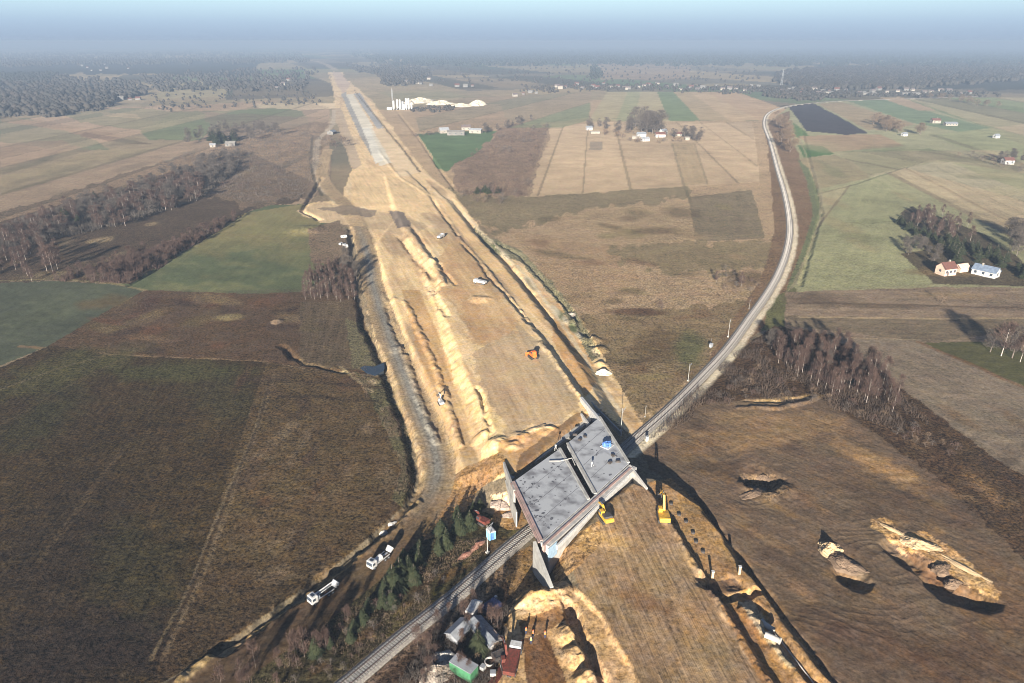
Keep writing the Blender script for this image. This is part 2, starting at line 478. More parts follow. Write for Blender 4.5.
stroke([(274, 375), (264, 410), (236, 480), (218, 535), (196, 590), (165, 655)], 1.6, (118, 102, 82), .4)
stroke([(270, 380), (258, 425), (232, 488), (214, 532), (190, 592), (156, 660)], 1.1, (58, 46, 34), .6)
# scrubby bank left of the haul road
poly([(352, 372), (386, 380), (400, 412), (413, 452), (416, 482), (402, 508), (392, 500), (402, 470), (386, 430), (368, 395)], (92, 86, 62), jit=3, grain=1.4)
stroke([(340, 366), (352, 376), (372, 392)], 1.6, (150, 134, 104), .7)
blob(372, 382, 6, 3, (185, 165, 130), .9, 0, 31)
for k, (a, b) in enumerate((((250, 380), (390, 388)), ((280, 396), (380, 402)))):
    stroke([a, (310, b[1] - 6), b], 2.5, (66, 54, 42), .6)
# --- middle meadows
poly([(380, 110), (470, 105), (600, 100), (760, 112), (770, 150), (782, 250), (760, 300), (700, 375), (640, 430), (608, 398), (575, 345), (520, 260), (440, 190), (400, 150)], (166, 142, 112), jit=3, grain=.9, cls=MEADOW)
poly([(430, 190), (520, 196), (600, 190), (690, 180), (692, 196), (600, 210), (560, 215), (500, 235), (480, 225)], (112, 104, 78), jit=14, mix=.7)
poly([(560, 214), (620, 207), (690, 200), (695, 242), (630, 242), (600, 236)], (164, 142, 110), jit=12, mix=.7)
poly([(688, 197), (752, 190), (766, 238), (696, 242)], (126, 112, 88), jit=1, furrow=((700, 240), (690, 196)), period=4, fs=.15, cls=FIELD)
poly([(600, 245), (700, 243), (775, 240), (768, 268), (700, 274), (620, 264)], (116, 106, 76), jit=16, mix=.65)
poly([(510, 235), (600, 245), (640, 280), (600, 320), (560, 290)], (158, 132, 102), jit=14, mix=.7)
poly([(580, 316), (760, 300), (700, 375), (640, 425), (612, 396), (590, 350)], (114, 98, 70), jit=14, mix=.7)
for i in range(46):
    blob(rng.uniform(520, 765), rng.uniform(205, 385), rng.uniform(10, 32), rng.uniform(2.5, 6), [(150, 128, 96), (92, 82, 56), (112, 84, 62), (128, 116, 78), (84, 70, 50)][i % 5], .55, ang=rng.uniform(-8, 12), seed=130 + i)
blob(640, 312, 36, 4, (88, 62, 46), .8, 2, 41); blob(690, 350, 22, 18, (82, 88, 56), .7, -40, 42); blob(745, 280, 24, 10, (92, 72, 54), .7, 0, 43); blob(655, 345, 30, 22, (92, 76, 52), .6, -30, 44)
# middle fields
poly([(548, 128), (600, 122), (690, 124), (752, 122), (757, 150), (760, 182), (690, 186), (600, 192), (525, 197)], (180, 156, 126), jit=.8, cls=FIELD, grain=.4)
poly([(672, 143), (694, 143), (708, 183), (684, 186)], (158, 138, 106), jit=.5, furrow=((684, 186), (672, 143)), period=6, fs=.2)
stroke([(672, 143), (684, 186), (690, 200)], 3, (108, 98, 76), .8); stroke([(694, 143), (708, 184)], 2.5, (108, 98, 76), .7)
poly([(590, 142), (603, 142), (602, 150), (589, 150)], (112, 104, 94), jit=.2)
for k, (a, b, c) in enumerate(((588, 616, (160, 146, 112)), (616, 634, (146, 142, 106)), (634, 657, (162, 148, 114)), (657, 680, (112, 122, 86)), (680, 702, (160, 140, 108)), (702, 725, (172, 148, 116)), (725, 768, (168, 142, 112)))):
    sh = (640 - a) * .12
    t0, t1 = a + (0 if a < 655 else 12), b + (0 if b < 655 else 12)
    poly([(a * .72 + 184 + (a - 640) * .0, 92), (b * .72 + 184, 92), (t1 + (b > 660) * (b - 655) * .35, 121), (t0 + (a > 660) * (a - 655) * .35, 121)], c, jit=.4, cls=FIELD, grain=.3)
stroke([(560, 117), (640, 119), (760, 121)], 5, (112, 112, 84), .7)
poly([(500, 100), (590, 93), (588, 118), (520, 125), (505, 118)], (142, 132, 104), jit=2)
poly([(418, 134), (455, 131), (497, 131), (490, 142), (470, 158), (447, 172), (436, 168), (432, 156)], (86, 104, 70), jit=.8, cls=FIELD, grain=.25)
poly([(455, 165), (480, 150), (500, 130), (520, 122), (552, 126), (530, 196), (500, 196), (455, 192)], (134, 112, 92), jit=6, grain=1.2)
poly([(600, 62), (690, 66), (690, 80), (600, 80)], (150, 128, 108), jit=2, mix=.7)
# --- right side
poly([(772, 120), (790, 105), (850, 100), (1400, 92), (1400, 300), (785, 292), (800, 220), (790, 160)], (146, 142, 108), jit=1, cls=FIELD)
poly([(808, 196), (860, 180), (905, 170), (920, 210), (890, 215), (900, 250), (935, 284), (800, 290), (812, 230)], (150, 147, 112), jit=1.5, furrow=((800, 285), (870, 175)), period=5, fs=.15, cls=FIELD)
poly([(870, 176), (905, 168), (1020, 225), (1060, 260), (1024, 262), (985, 245), (930, 208)], (164, 155, 124), jit=1, furrow=((870, 176), (1024, 262)), period=6, fs=.2, cls=FIELD)
poly([(905, 168), (945, 160), (1100, 222), (1100, 262), (1020, 225)], (160, 150, 122), jit=1, furrow=((905, 168), (1024, 228)), period=6, fs=.25, cls=FIELD)
stroke([(905, 168), (1020, 227), (1060, 250)], 3.5, (100, 86, 66), .9)
stroke([(808, 196), (850, 186), (905, 168), (935, 158)], 3, (98, 96, 72), .9)
poly([(788, 106), (812, 103), (838, 116), (868, 133), (845, 135), (806, 131)], (62, 56, 58), jit=.8, furrow=((800, 130), (870, 133)), period=5, fs=.2, cls=FIELD)
poly([(818, 104), (842, 102), (915, 124), (890, 130), (868, 130)], (150, 132, 102), jit=.8, cls=FIELD)
poly([(848, 101), (882, 99), (990, 128), (960, 132), (910, 122)], (112, 124, 92), jit=.8, cls=FIELD)
poly([(880, 98), (900, 97), (950, 110), (920, 111)], (160, 138, 110), jit=.6)
poly([(905, 98), (1300, 96), (1300, 128), (990, 128), (940, 112)], (112, 120, 84), jit=1, cls=FIELD)
poly([(988, 128), (1024, 124), (1300, 124), (1300, 165), (1024, 146)], (150, 136, 108), jit=1, cls=FIELD)
poly([(792, 122), (806, 132), (812, 140), (795, 137)], (92, 112, 66), jit=.6)
poly([(798, 136), (880, 134), (905, 146), (834, 152), (820, 152)], (150, 128, 100), jit=1, cls=FIELD)
poly([(797, 145), (823, 146), (834, 154), (804, 158)], (78, 102, 58), jit=.6, cls=FIELD)
poly([(800, 158), (835, 155), (860, 165), (870, 178), (812, 190)], (140, 128, 98), jit=1)
poly([(835, 152), (930, 148), (1000, 165), (930, 160), (870, 176), (855, 164)], (116, 118, 84), jit=2, cls=FIELD)
for i in range(26):
    blob(rng.uniform(800, 1020), rng.uniform(140, 280), rng.uniform(14, 40), rng.uniform(2.5, 7), [(158, 146, 112), (104, 106, 74), (150, 130, 98)][i % 3], .5, ang=rng.uniform(-5, 25), seed=190 + i)
def strips(P, d0, d1, wd, cols, mix=.6, seed=0):
    m_ = inpoly(PU, PV, P)
    a = at(*d0); b = at(*d1); l = math.hypot(b[0] - a[0], b[1] - a[1]); ux, uy = (b[0] - a[0]) / l, (b[1] - a[1]) / l
    q = (-X * uy + Y * ux) / wd; q = q + .35 * np.sin(q * 2.1 + seed); iq = np.floor(q)
    r1 = hsh(iq, iq * 0 + seed, 400 + seed)
    for i, c in enumerate(cols):
        fill(m_ & (r1 >= i / len(cols)) & (r1 < (i + 1) / len(cols)), c, mix=mix, keepk=True)
    fr = q - iq
    fill(m_ & ((fr < .05)), (96, 86, 66), mix=.5, keepk=True)


TG = [(172, 154, 122), (138, 140, 100), (160, 146, 116), (120, 128, 88), (180, 158, 126), (134, 118, 96)]
strips([(870, 178), (905, 168), (1100, 222), (1100, 300), (1024, 262), (930, 210)], (870, 176), (1024, 262), 34, TG, .55, 1)
strips([(808, 196), (868, 180), (930, 210), (900, 215), (900, 250), (935, 284), (800, 290), (812, 230)], (800, 285), (870, 178), 40, TG, .3, 2)
strips([(905, 98), (1300, 96), (1300, 165), (1000, 165), (930, 135), (990, 128)], (905, 100), (1024, 128), 60, TG, .6, 3)
strips([(786, 292), (1400, 290), (1400, 345), (930, 341), (832, 336), (785, 328)], (790, 300), (1024, 304), 13, [(150, 130, 108), (112, 96, 80), (130, 112, 92), (104, 90, 72)], .5, 4)
strips([(835, 152), (1000, 150), (1060, 180), (940, 160), (870, 176)], (860, 150), (1000, 175), 40, TG, .5, 5)
strips([(548, 128), (600, 122), (752, 122), (760, 182), (690, 186), (525, 197)], (560, 190), (575, 125), 55, [(184, 160, 128), (168, 146, 116), (178, 150, 120), (160, 140, 112)], .4, 6)
strips([(0, 114), (300, 100), (330, 108), (330, 190), (245, 150), (0, 222)], (10, 190), (200, 135), 60, [(170, 144, 116), (132, 114, 94), (150, 126, 100), (118, 112, 84)], .45, 7)
strips([(410, 100), (590, 92), (590, 120), (560, 128), (500, 128), (420, 132)], (430, 120), (520, 100), 60, [(160, 142, 114), (124, 116, 94), (116, 126, 90), (150, 128, 104)], .6, 8)
# corridor by the railway
poly([(764, 125), (790, 110), (786, 130), (800, 160), (818, 190), (820, 215), (810, 250), (790, 285), (770, 320), (745, 345), (700, 375), (720, 340), (760, 280), (775, 230), (770, 170)], (122, 98, 74), jit=2.5, grain=1.0)
poly([(797, 158), (808, 168), (818, 192), (822, 215), (812, 250), (792, 292), (786, 290), (806, 240), (813, 210), (806, 180)], (104, 108, 76), jit=1)
stroke([(800, 140), (822, 192), (820, 220), (806, 258), (786, 300), (776, 326)], 2.0, (146, 134, 108), .6)
poly([(768, 300), (795, 288), (800, 310), (790, 330), (762, 330)], (98, 96, 62), jit=3)
# brown-grey fields
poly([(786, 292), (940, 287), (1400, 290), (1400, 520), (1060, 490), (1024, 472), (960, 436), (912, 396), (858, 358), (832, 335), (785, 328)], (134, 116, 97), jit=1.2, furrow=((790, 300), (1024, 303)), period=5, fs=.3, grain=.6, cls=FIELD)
poly([(790, 326), (930, 342), (1024, 330), (1024, 318), (930, 318), (785, 316)], (106, 94, 76), jit=2, mix=.8, keepk=True)
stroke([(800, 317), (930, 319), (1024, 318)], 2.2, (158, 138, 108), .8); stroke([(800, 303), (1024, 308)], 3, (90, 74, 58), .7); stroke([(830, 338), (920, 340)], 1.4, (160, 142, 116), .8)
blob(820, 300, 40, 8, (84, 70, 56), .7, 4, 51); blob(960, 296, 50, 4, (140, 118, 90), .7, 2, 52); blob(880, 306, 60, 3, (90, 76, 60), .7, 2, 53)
poly([(832, 338), (920, 341), (1010, 375), (1060, 400), (1400, 560), (1060, 495), (1000, 462), (912, 396), (858, 360)], (128, 114, 98), jit=.8, furrow=((850, 350), (1024, 450)), period=2.2, fs=.2, grain=.5, cls=FIELD)
stroke([(835, 345), (900, 378), (960, 412), (1024, 450)], 2, (136, 120, 98), .5); stroke([(875, 345), (1024, 425)], 2, (128, 112, 94), .4)
poly([(922, 342), (985, 342), (1024, 352), (1200, 400), (1200, 460), (1024, 386), (980, 368), (950, 356)], (84, 82, 52), jit=1, cls=FIELD, grain=.4)
stroke([(918, 342), (960, 360), (1024, 388)], 3, (112, 82, 58), .7)
poly([(900, 213), (912, 206), (985, 235), (1024, 262), (1100, 290), (1024, 286), (935, 284), (900, 254), (925, 250)], (86, 76, 58), jit=2, grain=1)
blob(955, 272, 50, 5, (120, 100, 70), .7, 0, 54)
# scrub belt and stripped plain
poly([(640, 440), (668, 412), (700, 380), (745, 345), (775, 326), (832, 335), (912, 396), (1000, 462), (1100, 520), (1400, 700), (1100, 620), (900, 470), (820, 405), (700, 410)], (80, 62, 45), jit=3, grain=1.2)
poly([(640, 446), (700, 405), (760, 398), (818, 396), (870, 430), (940, 480), (1024, 560), (1300, 760), (1300, 900), (860, 800), (840, 706), (770, 605), (735, 553), (690, 492), (650, 470)], (106, 89, 73), jit=3.5, grain=.5, cls=PLAIN, furrow=((770, 520), (930, 600)), period=1.0, fs=.3)
for i in range(60):
    blob(rng.uniform(690, 1024), rng.uniform(410, 690), rng.uniform(12, 50), rng.uniform(3, 10), [(128, 102, 74), (82, 66, 54), (112, 90, 68), (142, 112, 76), (76, 62, 52)][i % 5], .5, ang=rng.uniform(15, 45), seed=230 + i)
blob(880, 465, 60, 12, (168, 134, 94), .8, 26, 61); blob(790, 425, 80, 16, (150, 122, 90), .75, 4, 62); blob(740, 440, 70, 14, (146, 118, 86), .7, 0, 63)
blob(780, 400, 44, 3.5, (168, 142, 104), .9, -5, 64); blob(735, 470, 60, 8, (78, 62, 50), .7, 6, 65); blob(690, 450, 24, 10, (118, 94, 66), .6, -20, 66)
blob(860, 640, 140, 30, (84, 66, 54), .7, 20, 67); blob(960, 660, 90, 30, (88, 66, 50), .6, 10, 68); blob(1000, 600, 60, 40, (110, 84, 58), .6, 50, 69)
blob(800, 590, 30, 8, (142, 112, 84), .6, 40, 70); blob(900, 500, 90, 14, (92, 74, 60), .6, 20, 71)
m = inpoly(PU, PV, [(690, 430), (860, 430), (1100, 560), (1300, 900), (850, 760), (740, 560)])
nn = fbm(X / 26, Y / 26, 150, 2)
ridg = np.abs(((nn * 15 + fbm(X / 5, Y / 5, 152, 2) * 1.2) % 1.0) - .5) * 2
Zr = np.where(m, (ridg ** 4) * .09 * np.clip(fbm(X / 17, Y / 17, 151, 2) * 3 - 1, 0, 1), 0)
# paler spoil
poly([(868, 520), (885, 518), (900, 535), (925, 530), (950, 545), (1002, 592), (1000, 598), (978, 590), (950, 580), (925, 560), (905, 556), (890, 542)], (190, 152, 106), jit=5, grain=1, mix=.85)
poly([(905, 552), (925, 556), (985, 598), (975, 606), (945, 600), (918, 572)], (120, 94, 70), jit=2.5)
poly([(740, 474), (775, 474), (790, 490), (770, 500), (748, 492)], (112, 92, 72), jit=3, grain=1.2)
# --- yard, track side and conifer strip
poly([(512, 560), (530, 545), (545, 590), (510, 610), (505, 660), (495, 800), (200, 800), (330, 690), (400, 640), (460, 592)], (72, 56, 44), jit=2, grain=1.2)
poly([(150, 720), (232, 672), (290, 634), (340, 596), (380, 560), (405, 535), (430, 510), (455, 500), (506, 520), (530, 528), (500, 556), (455, 592), (400, 636), (350, 680), (290, 740)], (66, 60, 40), jit=2, grain=1.2)
for i in range(22):
    t = rng.uniform(0, 1)
    blob(330 + 180 * t + rng.uniform(-20, 10), 670 - 130 * t + rng.uniform(-14, 6), rng.uniform(8, 18), 4, [(92, 84, 46), (104, 78, 50), (56, 52, 38), (84, 66, 46)][i % 4], .7, -38, 300 + i)
blob(372, 637, 6, 4, (150, 124, 84), .9, 0, 73); blob(338, 668, 7, 4, (132, 118, 88), .8, 0, 74)
stroke([(472, 600), (430, 625), (380, 668), (330, 712)], 4.5, (118, 98, 84), .8)   # reddish ballast path right of the track
stroke([(530, 552), (500, 575), (472, 600)], 4.5, (134, 112, 90), .8)
blob(440, 668, 16, 12, (120, 104, 96), .7, 0, 75); blob(425, 650, 10, 8, (96, 84, 78), .6, 0, 76)
blob(505, 665, 16, 18, (84, 44, 36), .6, 0, 77)
# --- the motorway corridor
EW = [(328, 72), (340, 72), (350, 84), (372, 100), (392, 128), (412, 155), (432, 178), (456, 196), (482, 232), (520, 262), (560, 300), (590, 335), (612, 372), (646, 430), (636, 440), (600, 408), (512, 474), (470, 490), (455, 520),
      (420, 520), (428, 470), (412, 420), (395, 385), (372, 330), (362, 270), (352, 225), (320, 222), (298, 212), (310, 203), (340, 200), (352, 170), (340, 120), (333, 90)]
poly(EW, (228, 196, 148), jit=4, grain=.28, cls=EARTH, furrow=((570, 420), (385, 190)), period=2.2, fs=.25)
m = inpoly(PU, PV, EW)
# long streaks along the carriageway
a0 = at(570, 420); a1 = at(385, 190)
dx, dy = a1[0] - a0[0], a1[1] - a0[1]; L = math.hypot(dx, dy); dx /= L; dy /= L
S_ = X * dx + Y * dy; D_ = -X * dy + Y * dx
for sd, c, wd, ln, kk in ((1, (236, 208, 164), 5, 60, 1.0), (2, (190, 156, 114), 4, 50, .8), (3, (240, 206, 150), 2, 22, .8), (4, (160, 134, 104), 8, 80, .7)):
    f_ = fbm(D_ / wd, S_ / ln, 160 + sd * 7, 3)
    fill(m, c, mix=np.clip((f_ - .52) * 5, 0, 1) * kk, keepk=True)
poly([(472, 360), (500, 322), (545, 345), (580, 400), (560, 425), (530, 425), (505, 440), (487, 400)], (176, 150, 118), jit=9, mix=.8, furrow=((560, 420), (505, 330)), period=1.6, fs=.25, cls=EARTH)
poly([(446, 232), (470, 250), (505, 300), (520, 330), (480, 345), (462, 310), (440, 262)], (196, 158, 112), jit=8, mix=.7, cls=EARTH, furrow=((510, 320), (450, 240)), period=2, fs=.25)
poly([(415, 262), (452, 260), (470, 300), (500, 330), (475, 345), (450, 300)], (186, 146, 102), jit=8, mix=.5, keepk=True)
poly([(512, 320), (548, 348), (575, 395), (560, 395), (530, 350)], (178, 158, 128), jit=3, mix=.7, keepk=True)
stroke([(404, 238, 3), (424, 258, 4), (446, 284, 5)], 6, (236, 200, 150), .9)
stroke([(428, 300, 4), (446, 335, 5), (462, 380, 5.5), (486, 420, 6), (492, 440, 6)], 7, (238, 204, 148), .9, jit=1.2)  # sun-facing slope of the step: its brightness is painted into the sand
stroke([(385, 285, 2), (400, 330, 2), (416, 385, 2), (432, 420, 2), (446, 455, 2)], 5, (226, 192, 140), .8, jit=1.2)
poly([(402, 290), (420, 290), (452, 370), (455, 385), (428, 388), (412, 330)], (190, 150, 100), jit=2, mix=.8, keepk=True)
poly([(425, 388), (458, 385), (485, 440), (480, 458), (450, 455)], (196, 162, 118), jit=2, mix=.8, keepk=True)
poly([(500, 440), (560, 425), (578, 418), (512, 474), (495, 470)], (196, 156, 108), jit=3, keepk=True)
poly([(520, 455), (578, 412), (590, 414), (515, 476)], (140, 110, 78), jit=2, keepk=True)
poly([(420, 500), (460, 470), (500, 452), (508, 470), (480, 490), (450, 530), (425, 540)], (152, 118, 78), jit=3, grain=.8, cls=EARTH)
poly([(556, 302), (572, 322), (600, 378), (585, 398), (552, 340)], (204, 162, 108), jit=1.5, keepk=True)
poly([(436, 195), (470, 222), (548, 312), (540, 322), (470, 245)], (218, 182, 130), jit=2, keepk=True)
poly([(350, 170), (410, 165), (432, 192), (440, 212), (400, 212), (352, 205)], (228, 194, 144), jit=3, keepk=True)
poly([(355, 186), (425, 180), (432, 196), (360, 206)], (232, 200, 150), jit=3, mix=.6, keepk=True)
# pale spoil strip with moss beyond the shelf
poly([(470, 225), (490, 238), (520, 250), (552, 282), (580, 318), (600, 355), (592, 362), (560, 305), (520, 262), (490, 252)], (126, 120, 92), jit=2.5, grain=1.2, cls=EARTH)
for i in range(16):
    t = rng.uniform(0, 1)
    blob(490 + 105 * t, 240 + 112 * t, 7, 3.5, [(200, 188, 160), (84, 96, 58), (176, 160, 130)][i % 3], .9, 50, 330 + i)
stroke([(458, 208), (490, 240), (530, 280), (575, 342), (598, 380), (620, 412)], 2.2, (206, 188, 156), .85, jit=1.0)
blob(600, 375, 10, 8, (140, 122, 92), .8, 50, 350); blob(632, 420, 14, 8, (172, 142, 102), .9, 40, 351)
# finished far carriageways
poly([(332, 72), (340, 72), (350, 84), (344, 94), (336, 84)], (186, 160, 134), jit=1)
poly([(341, 94), (346, 92), (378, 150), (372, 156), (362, 140)], (150, 144, 134), jit=.6, cls=EARTH)
poly([(346, 94), (353, 94), (395, 162), (380, 166)], (214, 202, 178), jit=.5)
poly([(354, 94), (360, 93), (384, 128), (378, 130)], (150, 146, 140), jit=.4)
poly([(372, 128), (382, 128), (422, 172), (400, 178)], (206, 180, 142), jit=1)
poly([(362, 128), (370, 128), (384, 160), (376, 164)], (222, 214, 196), jit=1)
stroke([(354, 90), (372, 112), (400, 146), (420, 172)], 3, (86, 74, 58), .9)
poly([(332, 108), (341, 108), (362, 165), (352, 170)], (172, 150, 122), jit=1.5)
stroke([(334, 110), (333, 125), (318, 140), (314, 165), (322, 185), (340, 204)], 8, (176, 160, 138), .8)
stroke([(313, 135), (310, 160), (314, 180), (322, 196)], 3, (84, 78, 64), .8)
stroke([(336, 70), (328, 65), (316, 61.5), (296, 59.5), (262, 58)], 34, (170, 152, 130), .7, jit=.4)
# haul road
hp = [(p[0], p[1]) for p in HAUL]
dh, sh_ = dseg(X + (fbm(X / 14, Y / 14, 171, 2) - .5) * 1.2, Y, hp)
mh = dh < 5.4
cut = (PV > 128)
fill(mh & cut, (164, 142, 112), cls=ROAD, grain=.5)
fill(mh & cut, (140, 136, 128), mix=np.clip(1.25 - dh / 2.6, 0, 1) * np.clip((PV - 215) / 40, 0, 1) * np.clip((540 - PV) / 60, 0, 1), keepk=True)
fill(mh & cut, (104, 84, 62), mix=np.clip((PV - 470) / 60, 0, 1) * .92, keepk=True)
fill(mh & cut, (72, 58, 46), mix=np.clip((PV - 540) / 70, 0, 1) * .75, keepk=True)
for off in (-2.6, -1.1, 1.0, 2.4):
    fill(mh & cut & (np.abs(dh - abs(off)) < .28), (92, 78, 64), mix=.14, keepk=True)
stroke([(416, 504, 0), (395, 527, 0), (350, 563, 0), (286, 610, 0), (222, 652, 0), (180, 683, 0)], 2.0, (150, 128, 94), .95)
poly([(300, 208), (320, 202), (400, 215), (430, 226), (410, 236), (360, 226), (320, 222)], (190, 164, 128), jit=2, mix=.85, keepk=True)
poly([(315, 208), (350, 206), (375, 210), (378, 215), (365, 217), (340, 214)], (120, 106, 92), jit=3, mix=.8, keepk=True)
poly([(308, 228), (340, 220), (352, 250), (348, 268), (312, 262)], (124, 106, 86), jit=3, grain=1)
poly([(388, 210), (404, 212), (412, 226), (398, 228)], (126, 112, 100), jit=2)
# --- south platform and strips
SP = [(572, 566), (596, 528), (600, 500), (643, 480), (672, 520), (704, 572), (746, 636), (796, 720), (620, 800), (630, 700), (600, 612), (580, 590)]
poly(SP, (146, 120, 90), jit=1.5, furrow=((700, 660), (640, 540)), period=.8, fs=.6, grain=.5, cls=EARTH)
poly([(595, 600), (620, 600), (680, 690), (650, 700)], (136, 112, 84), jit=3, mix=.7, keepk=True)
blob(640, 600, 30, 12, (122, 88, 60), .7, 20, 81); blob(610, 540, 22, 12, (184, 148, 100), .7, 20, 82); blob(690, 620, 20, 30, (164, 130, 88), .5, -30, 83)
poly([(648, 482), (672, 478), (700, 505), (740, 560), (782, 612), (860, 720), (796, 720), (746, 636), (704, 572), (668, 518)], (152, 118, 78), jit=1.2, furrow=((790, 680), (700, 530)), period=1.2, fs=.25, grain=.7, cls=EARTH)
poly([(702, 585), (735, 578), (742, 590), (712, 598)], (104, 82, 64), jit=1.5)
poly([(738, 603), (752, 600), (770, 625), (800, 665), (790, 668), (765, 640)], (170, 152, 124), jit=2)
poly([(720, 605), (740, 603), (800, 690), (770, 700)], (146, 108, 66), jit=1.5, mix=.8, keepk=True)
poly([(500, 640), (512, 605), (540, 588), (560, 578), (582, 592), (600, 612), (630, 660), (660, 740), (490, 760)], (180, 146, 104), jit=2, grain=.7, cls=EARTH)
poly([(522, 640), (545, 632), (570, 690), (580, 760), (515, 760), (528, 690)], (110, 80, 54), jit=1.5, furrow=((560, 680), (535, 640)), period=1.0, fs=.3)
poly([(520, 620), (560, 606), (566, 620), (540, 634), (522, 636)], (128, 96, 64), jit=2)
poly([(512, 606), (560, 590), (568, 600), (516, 616)], (196, 162, 118), jit=2.5)
poly([(546, 548), (575, 535), (600, 520), (600, 545), (580, 565), (556, 585)], (162, 128, 86), jit=2, grain=1, cls=EARTH)
poly([(500, 500), (514, 498), (530, 528), (508, 530), (492, 520)], (158, 124, 88), jit=2)
poly([(490, 495), (508, 492), (512, 504), (496, 512)], (220, 186, 150), jit=2)
poly([(505, 560), (530, 545), (550, 585), (515, 604), (508, 590)], (140, 112, 78), jit=2, grain=1)
# railway side path
off = []
for i in range(len(RAIL) - 1):
    a, b = RAIL[i], RAIL[i + 1]
    l = math.hypot(b[0] - a[0], b[1] - a[1])
    off.append((a[0] + (b[1] - a[1]) / l * 3.5, a[1] - (b[0] - a[0]) / l * 3.5))
d, s = dseg(X, Y, off)
sel = (Y > 175) | (X < -5)
fill((d < 2.1) & (Y > 172), (226, 212, 186), mix=np.clip(1.6 - d / 1.3 + (fbm(X / 6, Y / 6, 181, 3) - .5), 0, 1) * .9, grain=.5)
d0, s = dseg(X, Y, [(p[0], p[1]) for p in RAIL])
fill((d0 < 2.3), (120, 110, 96), mix=.8, grain=.9)

Z = Z + Zr
lum = Ccol @ np.array([.3, .55, .15])
Ccol = np.where((Cls == EARTH)[:, None], (Ccol * .92 + lum[:, None] * .08) * 1.02, Ccol)
me_ = (Cls == EARTH)[:, None]
wn = np.clip(1.15 - Y / 900, 0, 1)[:, None]
Ccol = Ccol * (1 + wn * np.array([.02, 0.0, -.07]))
Ccol = Ccol * (1 + np.clip((Y - 450) / 900, 0, .28))[:, None]  # hazy paleness of the distance painted in: soil lightens further off
Ccol = Ccol * np.minimum(1, .62 / np.maximum(Ccol.max(1), 1e-6))[:, None]
Ccol = np.clip(Ccol, .012, .62)


def grid_mesh():
    idx = np.arange(NR * NU).reshape(NR, NU)
    q = np.stack([idx[:-1, :-1], idx[:-1, 1:], idx[1:, 1:], idx[1:, :-1]], -1).reshape(-1, 4)
    return q


def quick_mesh(name, co, faces4, attrs):
    used = np.unique(faces4)
    remap = np.full(co.shape[0], -1, np.int64)
    remap[used] = np.arange(used.size)
    f = remap[faces4]
    me = bpy.data.meshes.new(name)
    me.vertices.add(used.size)
    me.vertices.foreach_set('co', co[used].astype(np.float32).ravel())
    nf = f.shape[0]; k = f.shape[1]
    me.loops.add(nf * k)
    me.loops.foreach_set('vertex_index', f.astype(np.int32).ravel())
    me.polygons.add(nf)
    me.polygons.foreach_set('loop_start', np.arange(0, nf * k, k, dtype=np.int32))
    me.polygons.foreach_set('loop_total', np.full(nf, k, np.int32))
    for an, (ty, arr) in attrs.items():
        at_ = me.attributes.new(an, ty, 'POINT')
        a = arr[used]
        if ty == 'FLOAT_COLOR':
            a = np.concatenate([a, np.ones((a.shape[0], 1))], 1)
            at_.data.foreach_set('color', a.astype(np.float32).ravel())
        elif ty == 'FLOAT_VECTOR':
            at_.data.foreach_set('vector', a.astype(np.float32).ravel())
        else:
            at_.data.foreach_set('value', a.astype(np.float32).ravel())
    me.update(calc_edges=True)
    me.polygons.foreach_set('use_smooth', np.ones(nf, bool))
    me.update()
    return me


